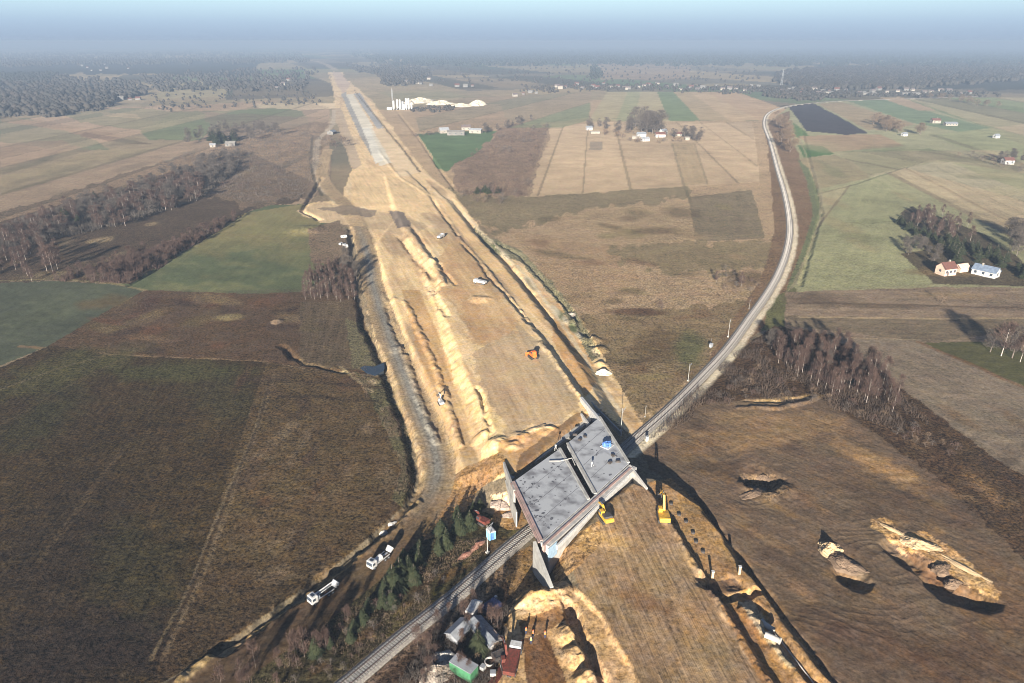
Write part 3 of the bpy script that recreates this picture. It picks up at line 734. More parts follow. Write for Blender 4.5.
# soil material: soil colour varies per place, with some light, shade and haze painted in; grain, clods and furrows are procedural
def soil_material():
    m = bpy.data.materials.new('soil')
    m.use_nodes = True
    t = m.node_tree; N = t.nodes; Lk = t.links
    b = N['Principled BSDF']
    b.inputs['Roughness'].default_value = 0.95
    b.inputs['Specular IOR Level'].default_value = 0.12
    ca = N.new('ShaderNodeAttribute'); ca.attribute_name = 'soil'
    fa = N.new('ShaderNodeAttribute'); fa.attribute_name = 'furrow'
    ga = N.new('ShaderNodeAttribute'); ga.attribute_name = 'grain'
    geo = N.new('ShaderNodeNewGeometry')

    def math_(op, a, b_=None, c=None):
        n_ = N.new('ShaderNodeMath'); n_.operation = op
        for i, v in enumerate((a, b_, c)):
            if v is None: continue
            if isinstance(v, (int, float)): n_.inputs[i].default_value = v
            else: Lk.new(v, n_.inputs[i])
        return n_.outputs[0]

    def noise(scale, detail, vec=None, rough=.6):
        n_ = N.new('ShaderNodeTexNoise'); n_.inputs['Scale'].default_value = scale; n_.inputs['Detail'].default_value = detail
        n_.inputs['Roughness'].default_value = rough
        Lk.new(vec if vec is not None else geo.outputs['Position'], n_.inputs['Vector'])
        return n_.outputs['Fac']
    sf = N.new('ShaderNodeSeparateXYZ'); Lk.new(fa.outputs['Vector'], sf.inputs[0])
    sp = N.new('ShaderNodeSeparateXYZ'); Lk.new(geo.outputs['Position'], sp.inputs[0])
    fx, fy, fs = sf.outputs
    u_ = math_('ADD', math_('MULTIPLY', sp.outputs[0], fx), math_('MULTIPLY', sp.outputs[1], fy))
    v_ = math_('MULTIPLY', math_('SUBTRACT', math_('MULTIPLY', sp.outputs[1], fx), math_('MULTIPLY', sp.outputs[0], fy)), 0.06)
    cv = N.new('ShaderNodeCombineXYZ'); Lk.new(u_, cv.inputs[0]); Lk.new(v_, cv.inputs[1])
    fur = noise(1.0, 2.0, cv.outputs[0])
    furs = math_('MULTIPLY', math_('SUBTRACT', fur, .5), math_('MULTIPLY', fs, 2.6))
    g1 = math_('SUBTRACT', noise(1.15, 2.0, rough=.75), .5)
    tuft = N.new('ShaderNodeMapRange'); tuft.inputs['From Min'].default_value = .53; tuft.inputs['From Max'].default_value = .62
    Lk.new(noise(.62, 3.0, rough=.75), tuft.inputs['Value'])
    g2 = math_('SUBTRACT', noise(.28, 4.0), .5)
    g3 = math_('SUBTRACT', noise(.045, 4.0), .5)
    g4 = math_('SUBTRACT', noise(.008, 5.0), .5)
    gr = math_('MULTIPLY', ga.outputs['Fac'], 1.0)
    fac = math_('ADD', math_('MULTIPLY', g1, math_('MULTIPLY', gr, 3.4)), math_('MULTIPLY', g2, math_('MULTIPLY', gr, 1.1)))
    fac = math_('ADD', fac, math_('MULTIPLY', g3, .75))
    fac = math_('ADD', fac, math_('MULTIPLY', g4, .65))
    fac = math_('ADD', fac, furs)
    fac = math_('SUBTRACT', fac, math_('MULTIPLY', tuft.outputs[0], math_('MULTIPLY', gr, .36)))
    fac = math_('MAXIMUM', math_('ADD', fac, 1.0), .25)
    mul = N.new('ShaderNodeVectorMath'); mul.operation = 'SCALE'
    Lk.new(ca.outputs['Color'], mul.inputs[0]); Lk.new(fac, mul.inputs['Scale'])
    # warm / green drift of hue
    hs = N.new('ShaderNodeHueSaturation'); Lk.new(mul.outputs[0], hs.inputs['Color'])
    Lk.new(math_('ADD', math_('MULTIPLY', math_('SUBTRACT', noise(.11, 3.0), .5), .04), .5), hs.inputs['Hue'])
    Lk.new(math_('ADD', math_('MULTIPLY', math_('SUBTRACT', noise(.5, 3.0), .5), .7), 1.0), hs.inputs['Saturation'])
    Lk.new(hs.outputs[0], b.inputs['Base Color'])
    bp = N.new('ShaderNodeBump'); bp.inputs['Strength'].default_value = .6; bp.inputs['Distance'].default_value = .35
    hgt = math_('ADD', math_('MULTIPLY', g1, math_('MULTIPLY', gr, .8)), math_('ADD', math_('MULTIPLY', g2, .35), math_('MULTIPLY', furs, .6)))
    Lk.new(hgt, bp.inputs['Height']); Lk.new(bp.outputs[0], b.inputs['Normal'])
    return m


SOIL = soil_material()
co = np.stack([X, Y, Z], 1)
Q = grid_mesh()
qc = Cls[Q[:, 0]]
att = {'soil': ('FLOAT_COLOR', Ccol), 'furrow': ('FLOAT_VECTOR', Kf), 'grain': ('FLOAT', Gr)}


def tag(o, label=None, cat=None, group=None, kind=None):
    if label: o['label'] = label
    if cat: o['category'] = cat
    if group: o['group'] = group
    if kind: o['kind'] = kind
    return o


for k, nm in ((GROUND, 'ground'), (FIELD, 'farm_fields_ground'), (ROAD, 'haul_road'), (EARTH, 'motorway_earthworks'), (PLAIN, 'stripped_ground'), (MEADOW, 'meadow')):
    me = quick_mesh(nm, co, Q[qc == k], att)
    me.materials.append(SOIL)
    o = bpy.data.objects.new(nm, me); COL.objects.link(o)
    tag(o, kind='structure')
lbl = {'ground': 'rough brown winter ground between the fields', 'farm_fields_ground': 'patchwork of brown, tan and green farm fields', 'haul_road': 'grey dirt haul road beside the sandy motorway corridor',
       'motorway_earthworks': 'pale yellow sand earthworks of the motorway under construction', 'stripped_ground': 'rutted dark plain with topsoil stripped', 'meadow': 'dry tan meadow with dead grass'}
for k, v in lbl.items():
    bpy.data.objects[k]['label'] = v
# the land beyond and around the surveyed sheet
# quick height look-up on the surveyed grid
ZG = Z.reshape(NR, NU)


def GZ(x, y):
    x = np.asarray(x, float); y = np.asarray(y, float)
    r = np.interp(y, rowsY, np.arange(NR)); c = (x / (y + 62) + 1.02) / 2.04 * (NU - 1)
    r0 = np.clip(np.floor(r).astype(int), 0, NR - 2); c0 = np.clip(np.floor(c).astype(int), 0, NU - 2)
    fr = np.clip(r - r0, 0, 1); fc = np.clip(c - c0, 0, 1)
    return (ZG[r0, c0] * (1 - fc) + ZG[r0, c0 + 1] * fc) * (1 - fr) + (ZG[r0 + 1, c0] * (1 - fc) + ZG[r0 + 1, c0 + 1] * fc) * fr


def gz(x, y):
    return float(GZ(x, y))
# ---------------------------------------------------------------- object helpers
def plain_mat(name, rgb, rough=.8, rgb2=None, scale=1.0, metal=0.0, spec=.3, bump=0.0, lo=.38, hi=.62):
    m = bpy.data.materials.new(name); m.use_nodes = True
    t = m.node_tree; b = t.nodes['Principled BSDF']
    b.inputs['Roughness'].default_value = rough; b.inputs['Metallic'].default_value = metal
    b.inputs['Specular IOR Level'].default_value = spec
    rgb2 = rgb2 or tuple(c * .72 for c in rgb)
    tc = t.nodes.new('ShaderNodeTexCoord')
    n = t.nodes.new('ShaderNodeTexNoise'); n.inputs['Scale'].default_value = scale; n.inputs['Detail'].default_value = 5
    t.links.new(tc.outputs['Object'], n.inputs['Vector'])
    mx = t.nodes.new('ShaderNodeMix'); mx.data_type = 'RGBA'
    rp = t.nodes.new('ShaderNodeValToRGB'); rp.color_ramp.elements[0].position = lo; rp.color_ramp.elements[1].position = hi
    t.links.new(n.outputs['Fac'], rp.inputs[0]); t.links.new(rp.outputs[0], mx.inputs[0])
    mx.inputs[6].default_value = (*rgb, 1); mx.inputs[7].default_value = (*rgb2, 1)
    t.links.new(mx.outputs[2], b.inputs['Base Color'])
    if bump:
        bp = t.nodes.new('ShaderNodeBump'); bp.inputs['Strength'].default_value = bump
        t.links.new(n.outputs['Fac'], bp.inputs['Height']); t.links.new(bp.outputs[0], b.inputs['Normal'])
    return m


M = {}
for nm, a in dict(
    deck=dict(rgb=(.34, .35, .36), rgb2=(.15, .15, .16), scale=.3, rough=.9, lo=.48, hi=.70),
    concrete=dict(rgb=(.36, .35, .32), rgb2=(.26, .25, .23), scale=.5, rough=.9),
    pale=dict(rgb=(.42, .40, .37), rgb2=(.30, .29, .27), scale=.8, rough=.8),
    form=dict(rgb=(.36, .24, .21), rgb2=(.24, .18, .16), scale=.8, rough=.9),
    red=dict(rgb=(.15, .035, .025), rgb2=(.08, .03, .02), scale=2),
    membrane=dict(rgb=(.30, .42, .52), rgb2=(.24, .33, .42), scale=2, rough=.5),
    ballast=dict(rgb=(.27, .245, .21), rgb2=(.16, .145, .13), scale=2.5, rough=.95, bump=.5),
    sleeper=dict(rgb=(.36, .34, .31), rgb2=(.26, .24, .22), scale=2),
    steel=dict(rgb=(.16, .12, .10), rgb2=(.10, .08, .07), scale=3, rough=.5, metal=.4),
    darkmetal=dict(rgb=(.05, .05, .05), rgb2=(.09, .07, .06), scale=4, rough=.6),
    yellow=dict(rgb=(.62, .34, .03), rgb2=(.42, .24, .04), scale=2, rough=.45, spec=.5),
    orange=dict(rgb=(.75, .16, .03), rgb2=(.55, .12, .03), scale=2, rough=.5),
    white=dict(rgb=(.50, .50, .49), rgb2=(.38, .37, .35), scale=2, rough=.45, spec=.5),
    blue=dict(rgb=(.10, .22, .55), rgb2=(.07, .15, .40), scale=2, rough=.5),
    lightblue=dict(rgb=(.25, .52, .75), rgb2=(.20, .42, .62), scale=2, rough=.4),
    navy=dict(rgb=(.02, .03, .09), rgb2=(.015, .02, .05), scale=2, rough=.5),
    green=dict(rgb=(.06, .20, .10), rgb2=(.05, .14, .07), scale=2, rough=.5),
    rubber=dict(rgb=(.03, .03, .03), rgb2=(.05, .045, .04), scale=5),
    glass=dict(rgb=(.03, .04, .05), rgb2=(.05, .06, .08), scale=1, rough=.1, spec=.8),
    greyroof=dict(rgb=(.22, .24, .26), rgb2=(.14, .15, .17), scale=1.5, rough=.6),
    darkroof=dict(rgb=(.10, .08, .075), rgb2=(.15, .12, .11), scale=1.5),
    redroof=dict(rgb=(.13, .055, .04), rgb2=(.09, .045, .04), scale=1.5),
    blueroof=dict(rgb=(.15, .19, .25), rgb2=(.11, .14, .19), scale=1),
    wall=dict(rgb=(.30, .27, .23), rgb2=(.22, .20, .17), scale=1),
    wallpink=dict(rgb=(.58, .42, .33), rgb2=(.46, .33, .26), scale=1),
    brick=dict(rgb=(.22, .09, .06), rgb2=(.34, .19, .14), scale=2.5, bump=.6),
    sand=dict(rgb=(.46, .33, .19), rgb2=(.36, .26, .15), scale=.4, bump=.4),
    whitesand=dict(rgb=(.60, .54, .42), rgb2=(.48, .42, .32), scale=.1, bump=.3),
    rubble=dict(rgb=(.34, .29, .24), rgb2=(.15, .13, .11), scale=.9, bump=.8),
    wood=dict(rgb=(.55, .42, .26), rgb2=(.42, .32, .2), scale=3),
    birchbark=dict(rgb=(.42, .37, .33), rgb2=(.18, .15, .13), scale=3, lo=.5, hi=.75),
    bark=dict(rgb=(.16, .13, .11), rgb2=(.10, .08, .07), scale=3),
    twigred=dict(rgb=(.085, .050, .038), rgb2=(.05, .033, .027), scale=.6),
    farwall=dict(rgb=(.17, .16, .145), rgb2=(.12, .115, .11), scale=.3),
    farroof=dict(rgb=(.13, .09, .08), rgb2=(.09, .08, .08), scale=.3),
    twiggrey=dict(rgb=(.085, .07, .058), rgb2=(.055, .046, .04), scale=.6),
    brush=dict(rgb=(.080, .055, .038), rgb2=(.05, .036, .028), scale=.3),
    clay=dict(rgb=(.17, .115, .075), rgb2=(.11, .075, .05), scale=.9, bump=.8),
    slab=dict(rgb=(.34, .27, .22), rgb2=(.22, .17, .14), scale=1.2),
    twigochre=dict(rgb=(.15, .10, .06), rgb2=(.09, .065, .045), scale=.6),
    needle=dict(rgb=(.052, .058, .026), rgb2=(.026, .036, .017), scale=1.2),
    woods=dict(rgb=(.042, .034, .027), rgb2=(.028, .026, .021), scale=.02),
    woodsgreen=dict(rgb=(.018, .024, .017), rgb2=(.026, .026, .02), scale=.02),
    skin=dict(rgb=(.55, .36, .27), rgb2=(.5, .32, .24), scale=5),
    trouser=dict(rgb=(.04, .05, .10), rgb2=(.03, .04, .07), scale=8),
    vest=dict(rgb=(.90, .22, .05), rgb2=(.80, .18, .04), scale=8),
    vestlime=dict(rgb=(.45, .75, .12), rgb2=(.4, .65, .1), scale=8),
    tin=dict(rgb=(.28, .29, .31), rgb2=(.20, .21, .22), scale=.6, rough=.5),
    dirtywater=dict(rgb=(.03, .045, .06), rgb2=(.02, .03, .045), scale=.3, rough=.08, spec=.6),
).items():
    M[nm] = plain_mat(nm, **a)


class MB:
    def __init__(s): s.v = []; s.f = []

    def box(s, c, d, rz=0.0, ry=0.0, rx=0.0, taper=1.0):
        m_ = Matrix.Translation(c) @ Matrix.Rotation(rz, 4, 'Z') @ Matrix.Rotation(ry, 4, 'Y') @ Matrix.Rotation(rx, 4, 'X')
        n = len(s.v)
        for z in (-.5, .5):
            k = taper if z > 0 else 1
            for x, y in ((-.5, -.5), (.5, -.5), (.5, .5), (-.5, .5)):
                s.v.append(tuple(m_ @ Vector((x * d[0] * k, y * d[1] * k, z * d[2]))))
        s.f += [(n, n + 3, n + 2, n + 1), (n + 4, n + 5, n + 6, n + 7)] + [(n + i, n + (i + 1) % 4, n + 4 + (i + 1) % 4, n + 4 + i) for i in range(4)]
        return s

    def tube(s, p0, p1, r0, r1=None, n=8, cap=True):
        r1 = r0 if r1 is None else r1
        a = Vector(p0); b = Vector(p1); d = (b - a).normalized()
        u = d.orthogonal().normalized(); w_ = d.cross(u)
        k = len(s.v)
        for p, r in ((a, r0), (b, r1)):
            for i in range(n):
                q = 2 * math.pi * i / n
                s.v.append(tuple(p + u * math.cos(q) * r + w_ * math.sin(q) * r))
        s.f += [(k + i, k + (i + 1) % n, k + n + (i + 1) % n, k + n + i) for i in range(n)]
        if cap:
            s.f += [tuple(k + i for i in reversed(range(n))), tuple(k + n + i for i in range(n))]
        return s

    def path(s, pts, r, n=6):
        for a, b in zip(pts, pts[1:]): s.tube(a, b, r, r, n)
        return s

    def prism(s, poly, z0, z1):
        """poly: (x,y) list, z0/z1 a number or list"""
        n = len(poly); k = len(s.v)
        f0 = z0 if isinstance(z0, (list, tuple)) else [z0] * n
        f1 = z1 if isinstance(z1, (list, tuple)) else [z1] * n
        ar = sum(poly[i][0] * poly[(i + 1) % n][1] - poly[(i + 1) % n][0] * poly[i][1] for i in range(n))
        if ar < 0:
            poly = poly[::-1]; f0 = f0[::-1]; f1 = f1[::-1]
        for p, z in zip(poly, f0): s.v.append((p[0], p[1], z))
        for p, z in zip(poly, f1): s.v.append((p[0], p[1], z))
        s.f += [tuple(k + i for i in reversed(range(n))), tuple(k + n + i for i in range(n))]
        s.f += [(k + i, k + (i + 1) % n, k + n + (i + 1) % n, k + n + i) for i in range(n)]
        return s

    def side(s, prof, w_, c=(0, 0, 0), y0=None):
        """a profile in x,z extruded along y (width w_)"""
        n = len(prof); k = len(s.v)
        ar = sum(prof[i][0] * prof[(i + 1) % n][1] - prof[(i + 1) % n][0] * prof[i][1] for i in range(n))
        if ar < 0: prof = prof[::-1]
        for y in (-w_ / 2, w_ / 2):
            for x, z in prof: s.v.append((c[0] + x, c[1] + y, c[2] + z))
        s.f += [tuple(k + i for i in range(n)), tuple(k + n + i for i in reversed(range(n)))]
        s.f += [(k + (i + 1) % n, k + i, k + n + i, k + n + (i + 1) % n) for i in range(n)]
        return s

    def mesh(s, name):
        me = bpy.data.meshes.new(name); me.from_pydata(s.v, [], s.f); me.update(); return me

    def build(s, name, mat, parent=None, label=None, bevel=0.0, loc=None):
        me = s.mesh(name)
        if bevel:
            b = bmesh.new(); b.from_mesh(me)
            bmesh.ops.bevel(b, geom=b.edges[:], offset=bevel, segments=2, affect='EDGES', profile=.6)
            b.to_mesh(me); b.free()
        me.materials.append(M[mat] if isinstance(mat, str) else mat)
        o = bpy.data.objects.new(name, me); COL.objects.link(o)
        if parent is not None: o.parent = parent
        if loc is not None: o.location = loc
        if label: o['label'] = label
        return o


def thing(name, label, cat, loc=(0, 0, 0), rz=0.0, group=None):
    o = bpy.data.objects.new(name, None); COL.objects.link(o)
    o.location = loc; o.rotation_euler = (0, 0, rz); o.empty_display_size = 1
    return tag(o, label, cat, group)


def dup(root, loc, rz=0.0, sc_=1.0, label=None, group=None):
    def cp(o, par):
        c = o.copy(); COL.objects.link(c)
        if par is not None: c.parent = par
        for ch in o.children: cp(ch, c)
        return c
    r = cp(root, None)
    r.location = loc; r.rotation_euler = (0, 0, rz)
    r.scale = (sc_, sc_, sc_) if isinstance(sc_, (int, float)) else sc_
    if label: r['label'] = label
    if group: r['group'] = group
    return r


def heading(p0, p1):
    a = ground(*p0); b = ground(*p1)
    return math.atan2(b[1] - a[1], b[0] - a[0])


# ---------------------------------------------------------------- railway
def ribbon(P, offs, zs):
    n = len(P); vs = []; fs = []
    k = len(offs)
    for i, p in enumerate(P):
        a = P[max(i - 1, 0)]; b = P[min(i + 1, n - 1)]
        l = math.hypot(b[0] - a[0], b[1] - a[1]); nx, ny = (b[1] - a[1]) / l, -(b[0] - a[0]) / l
        for o_, z in zip(offs, zs): vs.append((p[0] + nx * o_, p[1] + ny * o_, z))
    for i in range(n - 1):
        for j in range(k - 1):
            fs.append((i * k + j, i * k + j + 1, (i + 1) * k + j + 1, (i + 1) * k + j))
    return vs, fs


rt = thing('railway_track', None, None)
tag(rt, kind='structure')
b = MB(); b.v, b.f = ribbon(RAIL, [-2.2, -1.45, 1.45, 2.2], [-.1, .32, .32, -.1]); b.build('ballast', 'ballast', rt)
for s_ in (-.75, .75):
    b = MB(); b.v, b.f = ribbon(RAIL, [s_ - .07, s_ - .07, s_ + .07, s_ + .07], [.32, .52, .52, .32]); b.build('rail', 'steel', rt)
b = MB(); acc = 0.0
for i in range(len(RAIL) - 1):
    a, c = RAIL[i], RAIL[i + 1]
    l = math.hypot(c[0] - a[0], c[1] - a[1]); an = math.atan2(c[1] - a[1], c[0] - a[0])
    if a[1] > 1400: break
    while acc < l:
        t_ = acc / l
        b.box((a[0] + (c[0] - a[0]) * t_, a[1] + (c[1] - a[1]) * t_, .33), (.26, 2.5, .14), rz=an); acc += .62
    acc -= l
o = b.build('sleepers', 'sleeper', rt)
o['kind'] = 'stuff'
rt['label'] = 'single railway track on grey ballast curving under the new bridge'

# line-side masts
mast = None
mi = [((487.5, 553), 'white line-side mast beside the light blue cabin'), ((621, 431), 'tall white mast in the bridge shadow west of the track'), ((688, 381), 'slim pale mast in the grass beside the rail curve, nearest the scrub'),
      ((728, 337), 'slim pale mast where small poles crowd by the rail curve'), ((749, 309), 'short pale mast close to the track below the meadow thicket'), ((645, 417), 'pale mast between the bridge shadow and the track')]
for i, (p, lb) in enumerate(mi):
    g = ground(*p)
    if mast is None:
        mast = thing('railway_mast', lb, 'mast', g, .9, 'masts along the railway')
        MB().tube((0, 0, 0), (0, 0, 8), .11, .07).build('pole', 'concrete', mast)
        MB().tube((0, 0, 7.2), (2.2, 0, 7.5), .06, .04, 6).tube((0, 0, 6.3), (2.0, 0, 7.3), .05, .04, 6).build('cantilever_arm', 'tin', mast)
        MB().box((0, 0, .2), (.7, .7, .5)).build('footing', 'concrete', mast)
    else:
        s_ = (1, 1, .85, .95, .55, .5)[i]
        dup(mast, g, .9 if i < 3 else 1.1, s_, lb)
g = ground(647, 441)
t_ = thing('signal_cabinet', 'small white line-side cabinet right of the track by the bridge shadow', 'cabinet', g, .8)
MB().box((0, 0, .8), (.8, .6, 1.6)).build('casing', 'white', t_, bevel=.03); MB().box((0, 0, 1.66), (.95, .75, .1)).build('lid', 'tin', t_)
g = ground(711, 347)
t_ = thing('signal_hut', 'low white hut with a boom-like rod beside the rail curve', 'hut', g, .85)
MB().box((0, 0, .7), (1.6, .9, 1.4)).build('wall', 'tin', t_, bevel=.04); MB().side([(-.95, 1.4), (.95, 1.4), (0, 1.7)], 1.0).build('roof', 'tin', t_)
MB().tube((0, .4, 1), (5.5, 2.5, 1.2), .05, .05, 6).build('rod', 'white', t_)

# ---------------------------------------------------------------- the bridge
br = thing('road_bridge', 'unfinished twin concrete motorway bridge over the railway', 'bridge')
ZT = 8.0
A_ = at(513, 482, ZT); B_ = at(600, 417, ZT); C_ = at(629, 463, ZT); D_b = at(541, 541, ZT)
M1 = at(560, 448.5, ZT); M1b = at(567, 443.5, ZT); N1 = at(589, 499.5, ZT); N1b = at(595, 494, ZT)


def q2(*p): return [(a[0], a[1]) for a in p]


def lerp(a, b_, t): return tuple(a[i] * (1 - t) + b_[i] * t for i in range(len(a)))


for nm, qd in (('deck', (A_, M1, N1, D_b)), ('deck', (M1b, B_, C_, N1b))):
    dk = MB().prism(q2(*qd), ZT - 1.1, ZT).build(nm, 'deck', br, label='left carriageway deck spotted with dark patches' if qd[0] is A_ else 'right carriageway deck with smeared dark stains')
    for (p, q) in ((qd[0], qd[3]), (qd[1], qd[2])):
        l = math.hypot(q[0] - p[0], q[1] - p[1]); nx, ny = (q[1] - p[1]) / l, -(q[0] - p[0]) / l
        inn = 1 if (p is qd[0]) else -1
        # make nx,ny point inwards
        cx = sum(v[0] for v in qd) / 4; cy = sum(v[1] for v in qd) / 4
        if nx * (cx - p[0]) + ny * (cy - p[1]) < 0: nx, ny = -nx, -ny
        MB().prism([(p[0] - nx * .25, p[1] - ny * .25), (q[0] - nx * .25, q[1] - ny * .25), (q[0] + nx * .45, q[1] + ny * .45), (p[0] + nx * .45, p[1] + ny * .45)], ZT + .004, ZT + .28).build('edge_beam', 'form' if p is A_ else 'concrete', dk)
        if p is A_:
            MB().prism([(p[0] - nx * .75, p[1] - ny * .75), (q[0] - nx * .75, q[1] - ny * .75), (q[0] - nx * .3, q[1] - ny * .3), (p[0] - nx * .3, p[1] - ny * .3)], ZT - .5, ZT - .1).build('formwork', 'form', dk)
    for (u0, u1) in ((.12, .2), (.8, .9)):
        a1, b1 = lerp(qd[0], qd[3], .5), lerp(qd[1], qd[2], .5)
    # beams under the deck
    gb = MB()
    for k in range(6):
        t0 = (k + .25) / 6; t1 = (k + .6) / 6
        gb.prism(q2(lerp(qd[0], qd[1], t0), lerp(qd[0], qd[1], t1), lerp(qd[3], qd[2], t1), lerp(qd[3], qd[2], t0)), ZT - 2.3, ZT - 1.104)
    gb.build('girders', 'concrete', dk)
# dark spots and reinforcement pockets lying on the decks
dark = plain_mat('wet_patch', (.07, .07, .08), rgb2=(.12, .12, .13), scale=1)
for dkk, (p0, p1, p2, p3), nn_, sd in ((0, (A_, M1, N1, D_b), 120, 1), (1, (M1b, B_, C_, N1b), 26, 2)):
    rr = random.Random(sd); mb = MB()
    for i in range(nn_ * 2 // 3):
        u_ = rr.uniform(.05, .93); v_ = rr.uniform(.04, .95)
        if dkk == 0 and rr.random() < .5: u_ = .06 + abs(rr.gauss(0, .13)); 
        if u_ > .94: continue
        c_ = lerp(lerp(p0, p1, u_), lerp(p3, p2, u_), v_); r_ = rr.uniform(.1, .36); e_ = rr.uniform(.5, 1.8); a_ = rr.uniform(0, 3)
        ps = []
        for q in range(7):
            th = q / 7 * 6.283; rr_ = r_ * rr.uniform(.6, 1.3)
            x_ = math.cos(th) * rr_ * e_; y_ = math.sin(th) * rr_
            ps.append((c_[0] + x_ * math.cos(a_) - y_ * math.sin(a_), c_[1] + x_ * math.sin(a_) + y_ * math.cos(a_)))
        mb.prism(ps, ZT + .006, ZT + .014 + i * .0002)
    for v_ in (.25, .5, .75):
        a_, b_ = lerp(p0, p3, v_), lerp(p1, p2, v_)
        mb.tube((a_[0] + .9, a_[1] + .9, ZT - .02), (b_[0] - .6, b_[1] - .6, ZT - .02), .06, .06, 6)
    mb.build('wet_patches', dark, [c for c in br.children if c.name.startswith('deck')][dkk])['kind'] = 'stuff'


def wall(name, p, q, zb0, zb1, th, mat, parent=br, side=1, label=None):
    """an upright wall from p to q (px,py,z top); side: which side it grows to"""
    a = at(*p); b_ = at(*q)
    l = math.hypot(b_[0] - a[0], b_[1] - a[1]); nx, ny = (b_[1] - a[1]) / l * th * side, -(b_[0] - a[0]) / l * th * side
    return MB().prism([(a[0], a[1]), (b_[0], b_[1]), (b_[0] + nx, b_[1] + ny), (a[0] + nx, a[1] + ny)], [zb0, zb1, zb1, zb0], [a[2], b_[2], b_[2], a[2]]).build(name, mat, parent, label)


# abutments: bearing walls under both ends and the back wall behind the joint
ab = wall('abutment', (541, 542.5, 7.9), (629.5, 464.5, 7.9), -.5, -.5, 2.2, 'pale', side=1, label='near abutment with a white sunlit back wall')
wall('ballast_wall', (542, 545, 8.15), (630, 467, 8.15), 6.2, 6.2, .5, 'form', ab, side=1)
wall('sheet_membrane', (548, 549, 7.6), (557, 541, 7.6), 4.2, 4.2, .12, 'membrane', ab, side=1)
ab2 = wall('abutment', (512, 479, 5.4), (600, 413.8, 5.4), -.5, -.5, 1.6, 'concrete', side=-1, label='far abutment in the shadow of the gap')
# thin white cap along the lit face
wall('capping', (556, 545, 7.8), (629, 473, 7.8), 6.7, 6.7, .4, 'white', ab, side=1)
wall('wing_wall', (536, 541, 8.2), (553.5, 586.5, 5.3), -.5, 3.0, .7, 'concrete', side=1, label='tapering grey wing wall at the near left corner')
wall('wing_wall', (629, 465, 8.2), (646, 488, 6.9), 0, 3.5, .5, 'pale', side=-1, label='thin wing wall running to the yellow excavator')
wall('wing_wall', (503, 462, 7.0), (513.5, 490, 8.1), 4.6, 2.2, .5, 'concrete', side=-1, label='grey wing wall at the far left corner')
wall('wing_wall', (580, 397, 7.8), (599, 420, 8.1), 2.5, -.5, .8, 'white', side=-1, label='white sunlit wing wall at the far right corner')
wall('wing_wall', (505, 480, 4.5), (516, 512, 4.5), -.5, -.5, .3, 'concrete', side=-1)
wall('guide_beam', (582, 413, 6.9), (590, 424, 6.9), 5, 5, .5, 'pale')
wall('guide_beam', (592, 402, 4.0), (622, 432, 3.0), 2.6, 1.6, .35, 'tin')
# between the decks
MB().path([at(549, 461, 8.3), at(560, 461, 8.4), at(572, 458, 8.4), at(575, 465, 8.3)], .12).build('hose', 'pale', br)
wall('median_formwork', (563, 449, 7.8), (590, 496, 7.8), 7.2, 7.2, .35, 'red', br)
for (p, q) in (((555, 446), (555, 452)), ((590, 462), (591, 467))):
    pass
# things standing on the deck
tp = thing('tarpaulin_bundle', 'bright blue tarpaulin bundle on a white pallet on the right deck', 'tarpaulin', (at(607, 446, ZT)[0], at(607, 446, ZT)[1], ZT), .9)
MB().box((0, 0, .1), (3.0, 2.6, .2)).build('pallet', 'white', tp)
bm_ = bmesh.new(); bmesh.ops.create_icosphere(bm_, subdivisions=3, radius=1.0)
for v in bm_.verts:
    k = 1 + .22 * math.sin(v.co.x * 7 + 1) * math.sin(v.co.y * 6) + .12 * math.sin(v.co.z * 11)
    v.co = Vector((v.co.x * 1.35 * k, v.co.y * 1.15 * k, max(-.5, v.co.z) * .8 * k + .6))
me = bpy.data.meshes.new('cover'); bm_.to_mesh(me); bm_.free(); me.materials.append(M['blue'])
o = bpy.data.objects.new('cover', me); COL.objects.link(o); o.parent = tp
for (px, py, lb, s_) in ((555.5, 450, 'white upright stand at the far edge of the left deck', 1.0), (592, 466, 'small white bucket stand in the middle of the right deck', .7)):
    g = at(px, py, ZT); t_ = thing('survey_stand', lb, 'stand', (g[0], g[1], ZT + .01))
    mb = MB()
    for k in range(3):
        a_ = k * 2.094; mb.tube((math.cos(a_) * .5, math.sin(a_) * .5, 0), (0, 0, 1.3 * s_), .05, .04, 6)
    mb.build('leg_frame', 'white', t_); MB().box((0, 0, 1.45 * s_), (.45, .45, .4)).build('head', 'white', t_)
for i, (px, py) in enumerate(((575, 435), (580, 440), (613, 456), (618, 462), (610, 463), (585, 437))):
    g = at(px, py, ZT)
    t_ = thing('timber_stack', ['dark timber stack near the far edge of the right deck', 'second dark timber stack beside the far timber stack', 'dark timber bundle by the right deck corner', 'dark crate closest to the right deck corner', 'low dark crate left of the corner crate', 'short dark timber bundle nearest the deck gap end'][i], 'timber', (g[0], g[1], ZT + .012), i)
    mb = MB()
    for k in range(3): mb.box((0, -.3 + .3 * k, .12), (1.3 - .2 * (i % 3), .22, .24))
    mb.box((0, 0, .34), (1.0, .7, .16)); mb.build('planks', 'darkmetal', t_)
# ---------------------------------------------------------------- machines
def wheels(root, xs, w_, r, width=.35, dz=0):
    for x in xs:
        for s_ in (-1, 1):
            wh = MB().tube((x, s_ * (w_ / 2 - width), r + dz), (x, s_ * w_ / 2, r + dz), r, r, 16).build('wheel', 'rubber', root)
            MB().tube((x, s_ * (w_ / 2 - .02), r + dz), (x, s_ * (w_ / 2 + .03), r + dz), r * .5, r * .45, 10).build('rim', 'tin', wh)


